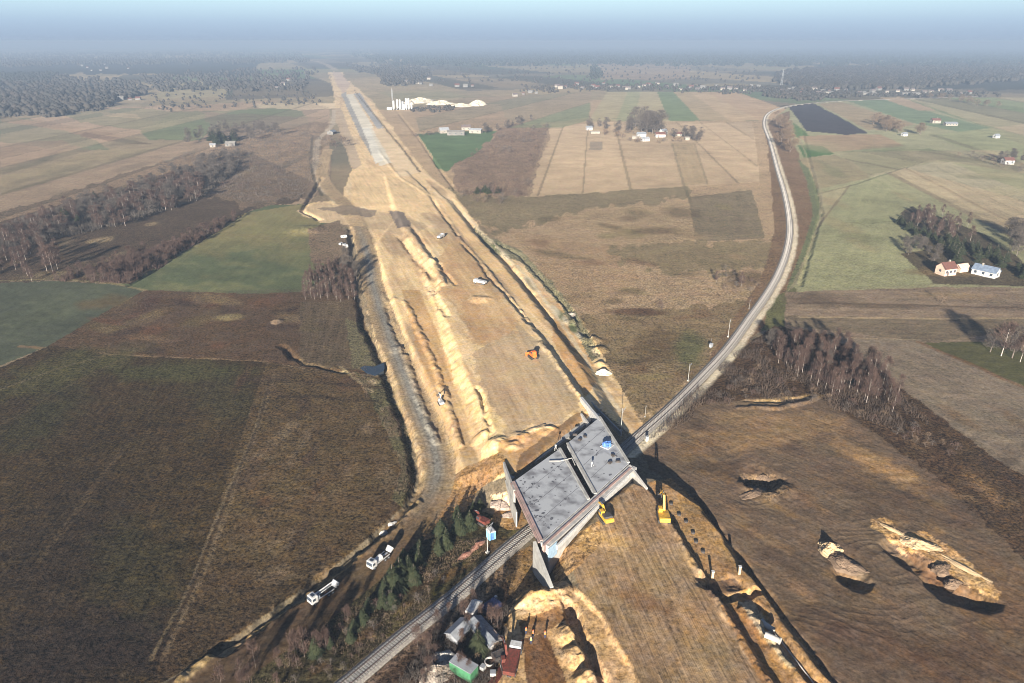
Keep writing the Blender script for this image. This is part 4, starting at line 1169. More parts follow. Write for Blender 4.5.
def excavator(label, loc, rz, color='yellow', group=None, s_=1.0, boom=(5.2, 3.9, 8.6, 1.2)):
    t_ = thing('excavator', label, 'excavator', loc, rz, group)
    t_.scale = (s_,) * 3
    for y in (-1.15, 1.15):
        tr = MB().side([(-2.1, .35), (-1.8, .02), (1.8, .02), (2.1, .35), (2.1, .6), (1.8, .95), (-1.8, .95), (-2.1, .6)], .6, (0, y, 0)).build('track', 'rubber', t_)
        MB().side([(-1.7, .3), (1.7, .3), (1.7, .65), (-1.7, .65)], .64, (0, y, 0)).build('track_frame', 'darkmetal', tr)
    MB().tube((0, 0, .8), (0, 0, 1.15), .8, .8, 16).build('turntable', 'darkmetal', t_)
    MB().side([(-2.5, 1.15), (1.4, 1.15), (1.4, 1.7), (-.2, 1.95), (-2.3, 2.1), (-2.6, 1.8)], 2.5).build('engine_house', color, t_, bevel=.05)
    MB().side([(-2.95, 1.2), (-2.3, 1.2), (-2.3, 2.2), (-2.8, 2.1)], 2.4).build('counterweight', color, t_, bevel=.06)
    cb = MB().side([(-.1, 1.2), (1.5, 1.2), (1.55, 2.0), (1.2, 2.95), (-.1, 2.95)], .95, (0, .75, 0)).build('cab', color, t_, bevel=.05)
    MB().side([(.05, 1.9), (1.57, 2.0), (1.28, 2.8), (.05, 2.8)], 1.0, (0, .75, 0)).build('window', 'glass', cb)
    ex, ez, tx, tz = boom
    b1 = MB()
    mid = (ex * .5, ez + .4)
    b1.side([(.9, 1.5), (mid[0], mid[1] - .4), (mid[0], mid[1] + .3), (.8, 2.0)], .5, (0, -.25, 0))
    b1.side([(mid[0] - .05, mid[1] - .4), (ex, ez - .2), (ex, ez + .25), (mid[0] - .05, mid[1] + .3)], .45, (0, -.25, 0))
    b1.build('boom', color, t_)
    MB().side([(ex - .7, ez + .5), (ex + .1, ez - .35), (tx, tz), (tx - .25, tz + .2)], .36, (0, -.25, 0)).build('stick', color, t_)
    MB().tube((1.0, -.25, 1.3), (mid[0], -.25, mid[1] - .5), .09, .07, 6).tube((ex - 1.9, -.25, ez + .7), (ex - .5, -.25, ez + .5), .08, .06, 6).build('ram', 'tin', t_)
    MB().side([(tx - .5, tz + .15), (tx + .2, tz + .15), (tx + .45, tz - .5), (tx + .1, tz - 1.0), (tx - .6, tz - .85), (tx - .2, tz - .4)], 1.1, (0, -.25, 0)).build('bucket', 'darkmetal', t_)
    return t_


excavator('yellow tracked excavator with raised boom in front of the bridge wing wall', ground(663, 519), heading((663, 519), (655, 488)), boom=(5.4, 4.3, 8.2, 1.4))
ld = excavator('yellow and black digger tucked under the white abutment wall', ground(605, 520), heading((605, 520), (586, 514)), s_=.9, boom=(4.4, 2.6, 6.4, .9))
# dark engine cover on the tucked digger
MB().side([(-2.3, 2.12), (.0, 1.98), (-.1, 2.4), (-2.0, 2.5)], 2.2).build('engine_cover', 'darkmetal', ld)
excavator('red digger beside the light blue cabin at the foot of the bridge', ground(482, 523), 2.4, 'red', s_=.75, boom=(4.2, 2.8, 5.8, .6))
excavator('dark red digger working in the yard below the striped platform', ground(507, 668), 1.8, 'red', s_=.8)
excavator('small pale digger on the sandy lower terrace of the motorway', ground(441, 404), 1.9, 'white', s_=.62)


def concrete_pump(label, loc, rz, folded):
    t_ = thing('concrete_pump_truck', label, 'truck', loc, rz, 'white concrete trucks on the dirt road'); t_.scale = (.76,) * 3
    cb = MB().side([(2.2, .7), (4.3, .7), (4.35, 1.6), (4.1, 2.9), (2.3, 3.0), (2.2, 2.6)], 2.5).build('cab', 'white', t_, bevel=.12)
    MB().side([(4.1, 1.75), (4.40, 1.7), (4.18, 2.65), (3.9, 2.7)], 2.2).build('windscreen', 'glass', cb)
    MB().box((3.2, 0, 3.03), (.9, 1.3, .08)).build('roof_hatch', 'glass', cb)
    for s_ in (-1, 1): MB().box((3.5, s_ * 1.27, 2.1), (.9, .06, .8)).build('side_window', 'glass', cb)
    MB().box((-.6, -.45, .95), (8.0, .18, .3)).box((-.6, .45, .95), (8.0, .18, .3)).box((-3.5, 0, .95), (.3, 1, .28)).box((.4, 0, .95), (.3, 1, .28)).build('chassis', 'darkmetal', t_)
    wheels(t_, (3.3, -1.2, -2.6), 2.5, .52)
    MB().box((-.6, 1.1, 1.35), (5.2, .25, .16)).box((-.6, -1.1, 1.35), (5.2, .25, .16)).build('side_rail', 'white', t_, bevel=.02)
    if folded:
        MB().tube((1.8, -.5, 2.2), (-4.2, -.2, 2.9), .2, .16, 8).tube((1.8, .1, 1.9), (-3.6, .3, 2.4), .16, .12, 8).build('folded_boom', 'white', t_)
        MB().box((-4.6, 0, 1.9), (.35, 2.6, .3)).box((-4.6, 0, 1.9), (1.6, .3, .3), rz=.7).tube((-4.6, 0, .2), (-4.6, 0, 2.6), .25, .2, 8).build('outrigger', 'white', t_)
    else:
        MB().tube((-.5, 0, 1.7), (1.8, 0, 1.6), 1.0, .7, 14).build('water_tank', 'white', t_)
        MB().side([(-3.2, 1.25), (-.6, 1.45), (-.6, 1.6), (-3.2, 1.45)], .6).build('chute', 'tin', t_)
    d = MB().tube((-3.6, 0, 1.5), (-4.9, 0, 2.5), .95, 1.15, 16)
    d.build('hopper', 'white' if not folded else 'tin', t_)
    MB().box((1.7, 0, 1.6), (.7, 1.9, 1.1)).build('pump_unit', 'tin', t_, bevel=.05)
    MB().tube((2.0, 0, 1.2), (2.0, 0, 2.6), .3, .25, 10).build('turret', 'white', t_)
    return t_


g1 = ground(323, 597); concrete_pump('white concrete pump truck with folded boom beside the pale road verge', g1, heading((323, 597), (305, 609)), True)
g2 = ground(380, 562); concrete_pump('white concrete truck with round rear hopper between the verge and the spruces', g2, heading((380, 562), (366, 573)), False)


def dozer(label, loc, rz, color):
    t_ = thing('bulldozer', label, 'bulldozer', loc, rz)
    for y in (-1.1, 1.1):
        MB().side([(-1.8, .3), (-1.5, .02), (1.4, .02), (1.7, .3), (1.6, .9), (-1.4, 1.0), (-1.8, .7)], .55, (0, y, 0)).build('track', 'rubber', t_)
    MB().side([(-1.4, .7), (1.8, .7), (1.8, 1.6), (.2, 1.7), (-1.4, 1.7)], 1.6).build('body', color, t_, bevel=.06)
    cb = MB().side([(-1.2, 1.7), (.2, 1.7), (.1, 2.9), (-1.1, 2.9)], 1.5).build('cab', color, t_, bevel=.05)
    MB().side([(-1.0, 1.95), (.25, 1.95), (.17, 2.7), (-.9, 2.7)], 1.55).build('window', 'glass', cb)
    MB().side([(2.5, .1), (2.65, .1), (2.5, .7), (2.65, 1.4), (2.5, 1.4), (2.35, .7)], 3.6).build('blade', color, t_)
    for s_ in (-1, 1): MB().box((1.7, s_ * 1.2, .5), (2.0, .15, .2)).build('push_arm', 'darkmetal', t_)
    return t_


dozer('orange bulldozer on the graded grey-brown platform above the bridge', ground(533, 358), 2.0, 'orange')


def dumper(label, loc, rz, bodyc='white', s_=1.0, load=None):
    t_ = thing('dump_truck', label, 'truck', loc, rz)
    t_.scale = (s_,) * 3
    cb = MB().side([(1.9, .8), (3.8, .8), (3.85, 1.7), (3.6, 2.9), (2.0, 2.9)], 2.4).build('cab', 'white', t_, bevel=.08)
    MB().side([(3.6, 1.8), (3.9, 1.75), (3.68, 2.6), (3.4, 2.65)], 2.1).build('windscreen', 'glass', cb)
    MB().box((-.3, 0, .9), (7.6, .9, .3)).build('chassis', 'darkmetal', t_)
    MB().side([(-4.0, 1.15), (1.6, 1.15), (1.7, 2.5), (-4.2, 2.3)], 2.5).build('tipper_body', bodyc, t_, bevel=.04)
    if load: MB().side([(-3.6, 2.32), (1.3, 2.5), (.3, 2.95), (-1.5, 3.1), (-3.0, 2.8)], 2.0).build('load', load, t_)
    wheels(t_, (2.9, -1.6, -3.0), 2.5, .52)
    return t_


dumper('white dump truck standing at the foot of a dark bank on the platform', ground(480, 284), 2.6, 'white', .8)
dumper('small white truck on the brown slope near the upper bend of the sand ridge', ground(441, 238), 1.2, 'white', .8)
dumper('white cab lorry with a rusty red body in the yard bottom', ground(513, 664), 1.35, 'red', .9)

for i, (px, py, s_, lb) in enumerate(((344, 238, 1, 'white site caravan, uppermost of the cluster left of the haul road'), (341, 245, .8, 'small white caravan at the left of the roadside cluster'), (345.5, 247.5, 1.15, 'white site caravan at the front of the roadside cluster'))):
    t_ = thing('site_caravan', lb, 'caravan', ground(px, py), .4 + i * .9, 'white caravans beside the ditch')
    MB().side([(-2.6, .55), (2.4, .55), (2.7, 1.2), (2.4, 2.5), (-2.5, 2.6), (-2.75, 1.4)], 2.1).build('body', 'white', t_, bevel=.1)
    MB().box((-.6, -1.06, 1.8), (1.4, .05, .6)).build('window', 'glass', t_)
    wheels(t_, (0,), 2.15, .32, .2)
    t_.scale = (s_ * .7,) * 3

# portable cabin, containers, sheds and heaps in the yard
t_ = thing('portable_toilet', 'light blue portable cabin beside the white mast', 'toilet', ground(491, 538), .5)
MB().box((0, 0, 1.15), (1.7, 1.7, 2.3)).build('body', 'lightblue', t_, bevel=.05)
MB().side([(-.95, 2.3), (.95, 2.3), (.6, 2.55), (-.6, 2.55)], 1.9).build('roof', 'white', t_)
MB().box((0, -.87, 1.1), (1.0, .05, 1.9)).build('door', 'blue', t_)
rr = random.Random(5)


def heap(name, label, cat, px, py, rx, ry, h, mat, rz=0, seed=0, sharp=1.3, n=40, kind=None, group=None, z=None, dz=-.15):
    """a heap of loose material with an uneven outline"""
    g = ground(px, py)
    mb = MB(); r_ = random.Random(seed); ph = [r_.uniform(0, 6.28) for _ in range(4)]
    rings = 14
    mb.v.append((0, 0, h * (.96 + .1 * r_.random())))
    for k in range(1, rings + 1):
        f_ = k / rings
        for i in range(n):
            a_ = 6.2832 * i / n
            w_ = 1 + .16 * math.sin(2 * a_ + ph[0]) + .11 * math.sin(3 * a_ + ph[1]) + .07 * math.sin(7 * a_ + ph[2])
            hh = h * max(0, (1 - f_ ** sharp)) * (1 + .22 * math.sin(3 * a_ + ph[3]) * f_) + r_.uniform(-.09, .09) * h + h * .35 * (float(vn(np.array([math.cos(a_) * f_ * 3.5 + seed]), np.array([math.sin(a_) * f_ * 3.5 + 50]), 7)[0]) - .5)
            if k == rings: hh = -.6
            x_ = math.cos(a_) * rx * f_ * w_ + r_.uniform(-.03, .03) * rx; y_ = math.sin(a_) * ry * f_ * w_ + r_.uniform(-.03, .03) * ry
            mb.v.append((x_, y_, hh))
    for i in range(n): mb.f.append((0, 1 + i, 1 + (i + 1) % n))
    for k in range(rings - 1):
        for i in range(n):
            a_ = 1 + k * n + i; b_ = 1 + k * n + (i + 1) % n
            mb.f.append((a_, a_ + n, b_ + n, b_))
    o = mb.build(name, mat, loc=(g[0], g[1], g[2] + dz)); o.rotation_euler.z = rz
    return tag(o, label, cat, group, kind)


heap('sand_pile', 'small pale yellow sand pile with a sharp crest on the dark rutted plain', 'sand pile', 829, 549, 3.0, 3.2, 1.8, 'sand', .55, 3, sharp=1.0)
heap('clay_mound', 'brown earth tongue between the small sand pile and its black pit', 'mound', 842, 562, 3.2, 5.2, 1.3, 'clay', .7, 5)
heap('sand_pile', 'long ridge of pale dug sand beside the pit on the dark plain', 'sand pile', 919, 544, 4.2, 2.8, 1.1, 'sand', -.5, 4)
heap('sand_pile', 'narrow crumbly sand bank running down to the pit end', 'sand pile', 966, 569, 1.3, 9, .55, 'sand', .62, 8, n=34)
heap('sand_pile', 'thin upper tail of the dug sand ridge', 'sand pile', 893, 530, 1.0, 4, .6, 'sand', .6, 9)
heap('clay_mound', 'brown flat clod at the near end of the sand pit', 'mound', 942, 568, 2.4, 2.0, .8, 'clay', 0, 15)
heap('clay_mound', 'brown mound in the middle of the sand pit', 'mound', 955, 583, 2.2, 1.8, .9, 'clay', 0, 16)
heap('rubble_heap', 'grey rubble heap at the edge of the black pit on the plain', 'rubble', 764, 478, 2.2, 1.6, 1.0, 'clay', 0, 17)
heap('rubble_heap', 'flat pale rubble fan below the black pit on the plain', 'rubble', 752, 494, 4, 2.2, .7, 'clay', .4, 18)
heap('rubble_heap', 'pale pinkish slab heap beneath the far left wing wall', 'rubble', 501, 503, 3.0, 2.0, .8, 'slab', .2, 19)
heap('rubble_heap', 'pinkish broken slabs beside the track below the wing wall', 'rubble', 508, 515, 2.6, 1.6, .6, 'slab', .2, 20)
heap('brick_heap', 'low heap of reddish bricks between the spruces and the track, nearer the cabin', 'bricks', 478, 545, 2.6, 1.1, .7, 'brick', .9, 21)
heap('brick_heap', 'low heap of reddish bricks beside the track, further from the cabin', 'bricks', 465, 555, 2.9, 1.0, .6, 'brick', .9, 27)
heap('spoil_heap', 'mottled pale spoil heap at the bottom of the yard', 'heap', 437, 673, 3.6, 3.4, 1.8, 'rubble', 0, 22)
heap('spoil_heap', 'whitish lime heap behind the green container', 'heap', 442, 658, 2.6, 2.0, 1.2, 'pale', 0, 23)
heap('pebble_heap', 'small pile of pale stones on the verge above the rear truck', 'stones', 383, 532, 1.5, .9, .5, 'pale', .6, 24)
heap('pebble_heap', 'pale stones pile further up the verge towards the bend', 'stones', 391, 524, 2.0, .9, .6, 'pale', .6, 25)
heap('brush_pile', 'round pile of dry straw-coloured brush in the rough grass beside the birch grove', 'brush', 277, 322, 3.5, 2.5, 1.3, 'twigochre', .4, 26)
heap('spoil_heap', 'pale spoil heap in the mossy strip nearest the white lorry bank', 'heap', 603, 373, 3.2, 2.4, 1.7, 'whitesand', .4, 27)
heap('spoil_heap', 'pale grey spoil heap halfway up the mossy strip', 'heap', 573, 316, 5, 2.6, 1.5, 'rubble', -.7, 28)


def shed(name, label, cat, loc, rz, L, w_, h, hr, wall_m, roof_m, group=None, chimney=False, windows=0, door=False, over=.35, extra=None):
    """gable building: ridge along local x"""
    t_ = thing(name, label, cat, loc, rz, group)
    wl = MB()
    wl.box((0, 0, h / 2 - .4), (L, w_, h + .8))
    n = len(wl.v)
    for x in (-L / 2, L / 2):
        wl.v += [(x, -w_ / 2, h), (x, w_ / 2, h), (x, 0, h + hr)]
    wl.f += [(n, n + 1, n + 2), (n + 3, n + 5, n + 4)]
    wl.build('wall', wall_m, t_)
    rf = MB(); th = .18
    for s_ in (-1, 1):
        y0 = s_ * (w_ / 2 + over); z0 = h - over * hr / (w_ / 2)
        n = len(rf.v); x = L / 2 + over
        rf.v += [(-x, y0, z0 + .02), (x, y0, z0 + .02), (x, 0, h + hr + .02), (-x, 0, h + hr + .02), (-x, y0, z0 + th), (x, y0, z0 + th), (x, 0, h + hr + th), (-x, 0, h + hr + th)]
        rf.f += [(n, n + 1, n + 2, n + 3), (n + 4, n + 7, n + 6, n + 5), (n, n + 4, n + 5, n + 1), (n + 1, n + 5, n + 6, n + 2), (n + 3, n + 2, n + 6, n + 7), (n, n + 3, n + 7, n + 4)]
    r_o = rf.build('roof', roof_m, t_)
    if chimney: MB().box((L * .18, .3, h + hr + .3), (.7, .7, 1.4)).build('chimney', 'wall', r_o)
    for i in range(windows):
        x = -L / 2 + (i + .5) * L / windows
        for s_ in (-1, 1):
            f_ = MB().box((x, s_ * (w_ / 2 + .02), h * .55), (1.2, .08, 1.3)).build('window', 'glass', t_)
    for s_ in (-1, 1):
        if windows: MB().box((s_ * (L / 2 + .02), 0, h * .6), (.08, 1.2, 1.2)).build('window', 'glass', t_)
    if door: MB().box((-L * .22, -w_ / 2 - .05, 1.05), (1.1, .1, 2.1)).build('door', 'darkroof', t_)
    return t_


shed('storage_tent', 'pale grey sheeted store left of the spruce in the yard', 'store', ground(459, 634), .95, 4.6, 2.8, 1.4, .7, 'tin', 'tin', door=True)
shed('long_shed', 'long low grey-roofed shed with a white end in the yard', 'shed', ground(485, 637), 2.2, 7.4, 2.8, 1.6, .6, 'white', 'greyroof', door=True)
t_ = thing('shipping_container', 'green shipping container with pale roof in the yard bottom', 'container', ground(464, 673), 2.55)
cc = MB().box((0, 0, 1.2), (5.0, 2.4, 2.4))
for k in range(16): cc.box((-2.35 + k * .313, 0, 1.2), (.14, 2.5, 2.2))
cc.build('body', 'green', t_); MB().box((0, 0, 2.46), (5.1, 2.5, .12)).build('roof', 'tin', t_); MB().box((2.52, 0, 1.15), (.06, 2.1, 2.1)).build('door', 'green', t_)
t_ = thing('tarpaulin_stack', 'dark navy sheeted stack in the bridge embankment shadow', 'stack', ground(491, 609), .8)
MB().box((0, 0, .7), (4.6, 2.8, 1.4), taper=.85).build('cover', 'navy', t_, bevel=.15); MB().box((2.6, 1.2, .5), (.6, .6, 1)).build('ballast_bag', 'white', t_, bevel=.1)
t_ = thing('van', 'white van mostly in shadow behind the grey sheeted store', 'van', ground(474, 612), 1.2)
MB().side([(-2.3, .4), (2.4, .4), (2.5, 1.1), (1.7, 1.3), (1.2, 2.1), (-2.3, 2.1)], 1.9).build('body', 'white', t_, bevel=.08)
MB().side([(1.3, 1.4), (1.72, 1.35), (1.28, 2.0), (1.15, 2.0)], 1.75).build('windscreen', 'glass', t_); wheels(t_, (1.5, -1.4), 1.95, .34, .22)
t_ = thing('pallet_stack', 'dark square pallet stack above the red lorry', 'pallets', ground(499, 658), .5)
mb = MB()
for k in range(7): mb.box((0, 0, .1 + k * .16), (2.4, 2.0, .1)); mb.box((0, .8, .18 + k * .16), (2.4, .1, .07)); mb.box((0, -.8, .18 + k * .16), (2.4, .1, .07))
mb.build('pallets', 'darkmetal', t_)
for i, (px, py, lb) in enumerate(((490, 663, 'white ring of pipe left of the dark pallet stack'), (506, 667, 'white ring of pipe right of the dark pallet stack'))):
    t_ = thing('pipe_coil', lb, 'pipe', ground(px, py), i * .6, 'pipe coils in the yard')
    mb = MB()
    for k in range(3):
        ps = [(math.cos(a * .524) * 1.0, math.sin(a * .524) * 1.0, .12 + k * .2) for a in range(13)]
        mb.path(ps, .09, 6)
    mb.build('coil', 'pale', t_)
for i, (px, py, lb) in enumerate(((493, 675, 'small white crate below the pipe rings'), (483, 669, 'white crate left of the lorry beside the container'))):
    t_ = thing('crate', lb, 'crate', ground(px, py), i, 'white crates in the yard')
    MB().box((0, 0, .4), (1.0, .9, .8)).build('box', 'white', t_, bevel=.04); MB().box((0, 0, .84), (1.06, .96, .07)).build('lid', 'tin', t_)
t_ = thing('steel_bundle', 'bundle of rusty red reinforcing bars lying in the yard', 'bars', ground(498, 676), 1.05)
mb = MB()
for k in range(12): mb.tube((-3, -.7 + (k % 6) * .26, .1 + .14 * (k // 6)), (3, -.6 + (k % 6) * .25, .1 + .14 * (k // 6)), .07, .07, 5)
mb.build('bars', 'red', t_)
t_ = thing('steel_rails', 'orange-brown rods leaning along the sandy pit edge', 'rods', ground(519, 655), 1.3)
MB().tube((-3, 0, .2), (3, .2, .8), .1, .08, 5).tube((-3, .5, .2), (3, .4, .5), .09, .07, 5).build('rods', 'orange', t_)


# workers
def person(label, loc, rz, vest, arms, group='workers in the sandy cutting'):
    root = thing('person', label, 'person', loc, rz, group)
    V = [(0, 0, .95), (0, 0, 1.12), (0, .01, 1.32), (0, 0, 1.46), (0, -.02, 1.54), (0, -.03, 1.66), (0, -.02, 1.75),
         (-.1, 0, .9), (-.12, -.03, .5), (-.13, .03, .1), (-.13, -.12, .04),
         (.1, 0, .9), (.13, .03, .5), (.15, .08, .1), (.15, -.08, .04),
         (-.2, 0, 1.42), (-.28, arms[0][0], 1.42 + arms[0][1]), (-.26, arms[0][2], 1.42 + arms[0][3]),
         (.2, 0, 1.42), (.28, arms[1][0], 1.42 + arms[1][1]), (.26, arms[1][2], 1.42 + arms[1][3])]
    Ed = [(0, 1), (1, 2), (2, 3), (3, 4), (4, 5), (5, 6), (0, 7), (7, 8), (8, 9), (9, 10), (0, 11), (11, 12), (12, 13), (13, 14), (3, 15), (15, 16), (16, 17), (3, 18), (18, 19), (19, 20)]
    rad = [.15, .13, .16, .12, .055, .10, .08, .10, .07, .05, .05, .10, .07, .05, .05, .07, .05, .038, .07, .05, .038]
    me = bpy.data.meshes.new('body'); me.from_pydata(V, Ed, []); 
    o = bpy.data.objects.new('body', me); COL.objects.link(o)
    md = o.modifiers.new('s', 'SKIN')
    for i, v in enumerate(me.skin_vertices[0].data): v.radius = (rad[i], rad[i]); v.use_root = (i == 0)
    o.modifiers.new('u', 'SUBSURF').levels = 1
    dg = bpy.context.evaluated_depsgraph_get(); dg.update()
    m2 = bpy.data.meshes.new_from_object(o.evaluated_get(dg)); o.modifiers.clear(); o.data = m2
    m2.materials.clear(); m2.materials.append(M['trouser']); m2.materials.append(M['skin'])
    for p in m2.polygons:
        p.use_smooth = True
        if p.center.z > 1.5: p.material_index = 1
    o.parent = root
    MB().tube((0, 0, .98), (0, .0, 1.25), .19, .2, 12, False).tube((0, 0, 1.25), (0, 0, 1.5), .2, .13, 12, False).build('vest', vest, root)
    MB().tube((0, -.025, 1.69), (0, -.025, 1.83), .125, .07, 12).box((0, -.12, 1.71), (.18, .16, .02)).build('helmet', 'white' if vest == 'vestlime' else 'orange', root)
    return root


AR = (((-.05, -.28, -.18, -.42), (.03, -.28, -.1, -.5)), ((.04, -.28, -.12, -.5), (-.1, -.25, -.32, -.3)), ((-.02, -.28, -.1, -.52), (.02, -.28, -.12, -.5)), ((-.15, -.2, -.38, -.2), (.02, -.28, -.1, -.5)))
for (px, py, rz, vv, lb), ar in zip(((526, 634, .5, 'vest', 'worker in an orange vest nearest the sand ledge'), (533, 637, 2.2, 'vest', 'worker in an orange vest, second from the sand ledge'), (531, 644, -.4, 'vestlime', 'worker in a lime vest standing below the others'), (545, 638, 3.4, 'vest', 'worker in an orange vest standing apart by the sand mounds')), AR):
    g = ground(px, py); person(lb, (g[0], g[1], g[2] + .02), rz, vv, ar)
for i, (px, py, lb) in enumerate(((712, 579, 'pale timber post at the left side of the cross trench'), (739, 574, 'pale timber post at the right side of the cross trench'))):
    t_ = thing('timber_post', lb, 'post', ground(px, py), 0, 'posts at the cross trench')
    MB().box((0, 0, 1.0), (.5, .5, 2.2)).build('shaft', 'wood', t_, bevel=.03); MB().box((0, 0, 2.14), (.62, .62, .12)).build('cap', 'white', t_)
for i, (px, py) in enumerate(((671, 504), (679, 515), (686, 522), (693, 533), (696, 542), (703, 552))):
    t_ = thing('pile_head', ['dark round pile head nearest the yellow excavator', 'dark pile head second from the excavator', 'dark pile head third from the excavator', 'dark pile head fourth from the excavator', 'dark pile head fifth from the excavator', 'dark pile head nearest the cross trench'][i], 'pile head', ground(px, py), 0, 'row of pile heads in the strip')
    MB().tube((0, 0, -.3), (0, 0, .35), .5, .5, 12).build('casing', 'darkmetal', t_); MB().tube((0, 0, .35), (0, 0, .42), .38, .3, 12).build('cap', 'rubber', t_)
for i, (px, py, lb) in enumerate(((766, 628, 'pale curved concrete pipe section lying over the trench'), (772, 640, 'second pale pipe section further down the trench'))):
    t_ = thing('pipe_section', lb, 'pipe', ground(px, py), -.9 + i * .3, 'pipe sections in the trench')
    MB().tube((-1.4, 0, .6), (1.4, 0, .6), .6, .6, 14, False).tube((-1.4, 0, .6), (1.4, 0, .6), .5, .5, 14, False).build('barrel', 'pale', t_); MB().tube((1.3, 0, .6), (1.6, 0, .6), .7, .7, 14, False).build('collar', 'concrete', t_)
t_ = thing('water_pipe', 'long thin pale pipe running along the right trench', 'pipe')
P_ = [ground(*p) for p in ((762, 620), (772, 633), (786, 650), (800, 668), (812, 684), (822, 697))]
MB().path([(p[0], p[1], p[2] + .5) for p in P_], .14).build('pipe_run', 'pale', t_)
# the small pond
b = MB(); g = ground(372, 371)
pts = [ground(*p) for p in ((360, 368), (364, 366), (374, 367), (384, 366.5), (385, 371), (384, 375), (375, 376), (366, 373))]
b.prism([(p[0], p[1]) for p in pts], -1.2, max(p[2] for p in pts) + .06)
o = b.build('pond_water', 'dirtywater'); tag(o, 'small dark pond beside the haul road ditch', kind='structure')

# ---------------------------------------------------------------- farms, hamlet, plant
HS = [
    # px, py, L, w, h, hr, rz, wall, roof, chimney, windows, name, label
    (945, 274, 7.5, 6, 3.8, 2.6, .3, 'wallpink', 'redroof', 1, 3, 'house', 'pale house with dark red roof beside the woods, left of the blue-roofed one'),
    (985, 275, 11, 6, 2.8, 2.2, 2.2, 'white', 'blueroof', 1, 3, 'house', 'long white house with blue-grey roof beneath the conifers'),
    (961, 271, 6, 4, 2.4, 1.5, .3, 'wallpink', 'wallpink', 0, 0, 'farm_shed', 'low pale annex right of the red-roofed house'),
    (1007, 164, 9, 7, 4, 2.4, .0, 'white', 'redroof', 1, 2, 'house', 'white farmhouse among dark trees by the field track'),
    (950, 125.5, 17, 8, 3, 2, .0, 'wall', 'greyroof', 0, 4, 'barn', 'long white farm barn with dark openings in the far right fields'),
    (935, 123, 12, 8, 4, 2.5, .0, 'wall', 'redroof', 1, 2, 'house', 'pinkish farmhouse left of the long white barn'),
    (996, 138, 6, 5, 3, 2, .2, 'white', 'greyroof', 0, 1, 'house', 'tiny white house between two far right fields'),
    (904, 136, 6, 5, 3, 1.6, .2, 'white', 'greyroof', 0, 1, 'farm_shed', 'small white shed in front of the grey willow clump'),
    (444, 133, 12, 8, 4, 3, .4, 'wall', 'tin', 0, 1, 'barn', 'white barn at the left end of the farm above the green field'),
    (456, 135, 22, 8, 4, 2, .0, 'farwall', 'farwall', 0, 3, 'barn', 'long cream barn facing the green field'),
    (466, 130, 12, 8, 4, 3, .1, 'wall', 'farroof', 0, 2, 'barn', 'white farm building behind the cream barn'),
    (476, 133, 16, 8, 4, 2, -.3, 'wall', 'tin', 0, 2, 'barn', 'white barn at the right end of the farm above the green field'),
    (589, 130, 8, 6, 3.4, 2, .2, 'white', 'greyroof', 0, 1, 'house', 'white cottage at the left end of the tree-ringed hamlet'),
    (595, 133.5, 12, 5, 2.2, 1, .1, 'wall', 'wall', 0, 0, 'farm_shed', 'low cream shed right of the white cottage'),
    (641, 137, 11, 7, 3.6, 2.4, .1, 'white', 'greyroof', 1, 2, 'house', 'white house in front of the tall hamlet trees'),
    (645, 141, 9, 6, 3, 1.8, .3, 'white', 'tin', 0, 2, 'house', 'low white house nearest the field in the hamlet'),
    (636, 139, 10, 5, 2.4, 1.4, -.1, 'wall', 'wall', 0, 0, 'farm_shed', 'cream shed left of the low white house in the hamlet'),
    (660, 137, 12, 7, 3.6, 2.4, .0, 'white', 'redroof', 1, 2, 'house', 'white house with reddish roof in the hamlet middle'),
    (663, 134, 9, 7, 4, 2.4, .6, 'white', 'greyroof', 0, 2, 'house', 'white house half behind bare trees in the hamlet'),
    (678, 136, 9, 6, 3, 2, .0, 'wall', 'redroof', 0, 2, 'house', 'cream house with red roof near the hamlet right end'),
    (687, 140, 5, 5, 2.6, 1.2, .0, 'wall', 'wall', 0, 0, 'farm_shed', 'tiny cream hut by the last hamlet trees'),
    (213, 147, 6, 5, 2.4, 1.6, .3, 'wall', 'tin', 0, 1, 'house', 'small white house at the edge of the dark grove left of the motorway'),
    (231, 146, 11, 7, 3, 2.5, .1, 'farwall', 'farwall', 0, 2, 'barn', 'tan barn right of the small white house by the dark grove'),
    (165, 185, 7, 4, 1.8, 1.2, .2, 'wall', 'tin', 0, 0, 'farm_shed', 'pale hut roof showing within the birch wood'),
    (332, 134, 12, 8, 3, 2, 1.4, 'farwall', 'greyroof', 0, 1, 'site_hall', 'grey tin site hall between the haul road and the far carriageway'),
]
for (px, py, L_, w_, h_, hr_, rz, wm, rm, ch, wi, nm, lb) in HS:
    g = ground(px, py)
    shed(nm, lb, nm.replace('_', ' '), (g[0], g[1], g[2]), rz, L_, w_, h_, hr_, wm, rm, chimney=ch, windows=wi, door=h_ > 3)
# far villages: small houses nothing tells apart
proto = {}
rv = random.Random(3)


def far_house(px, py, s_, wm, rm, label, group):
    g = ground(px, py); k = (wm, rm)
    if k not in proto:
        proto[k] = shed('house', label, 'house', g, rv.uniform(-.4, .4), 13, 9, 5, 3.4, wm, rm, group, windows=0)
        proto[k].scale = (s_,) * 3
    else:
        dup(proto[k], g, rv.uniform(-.5, .5), s_, label, group)


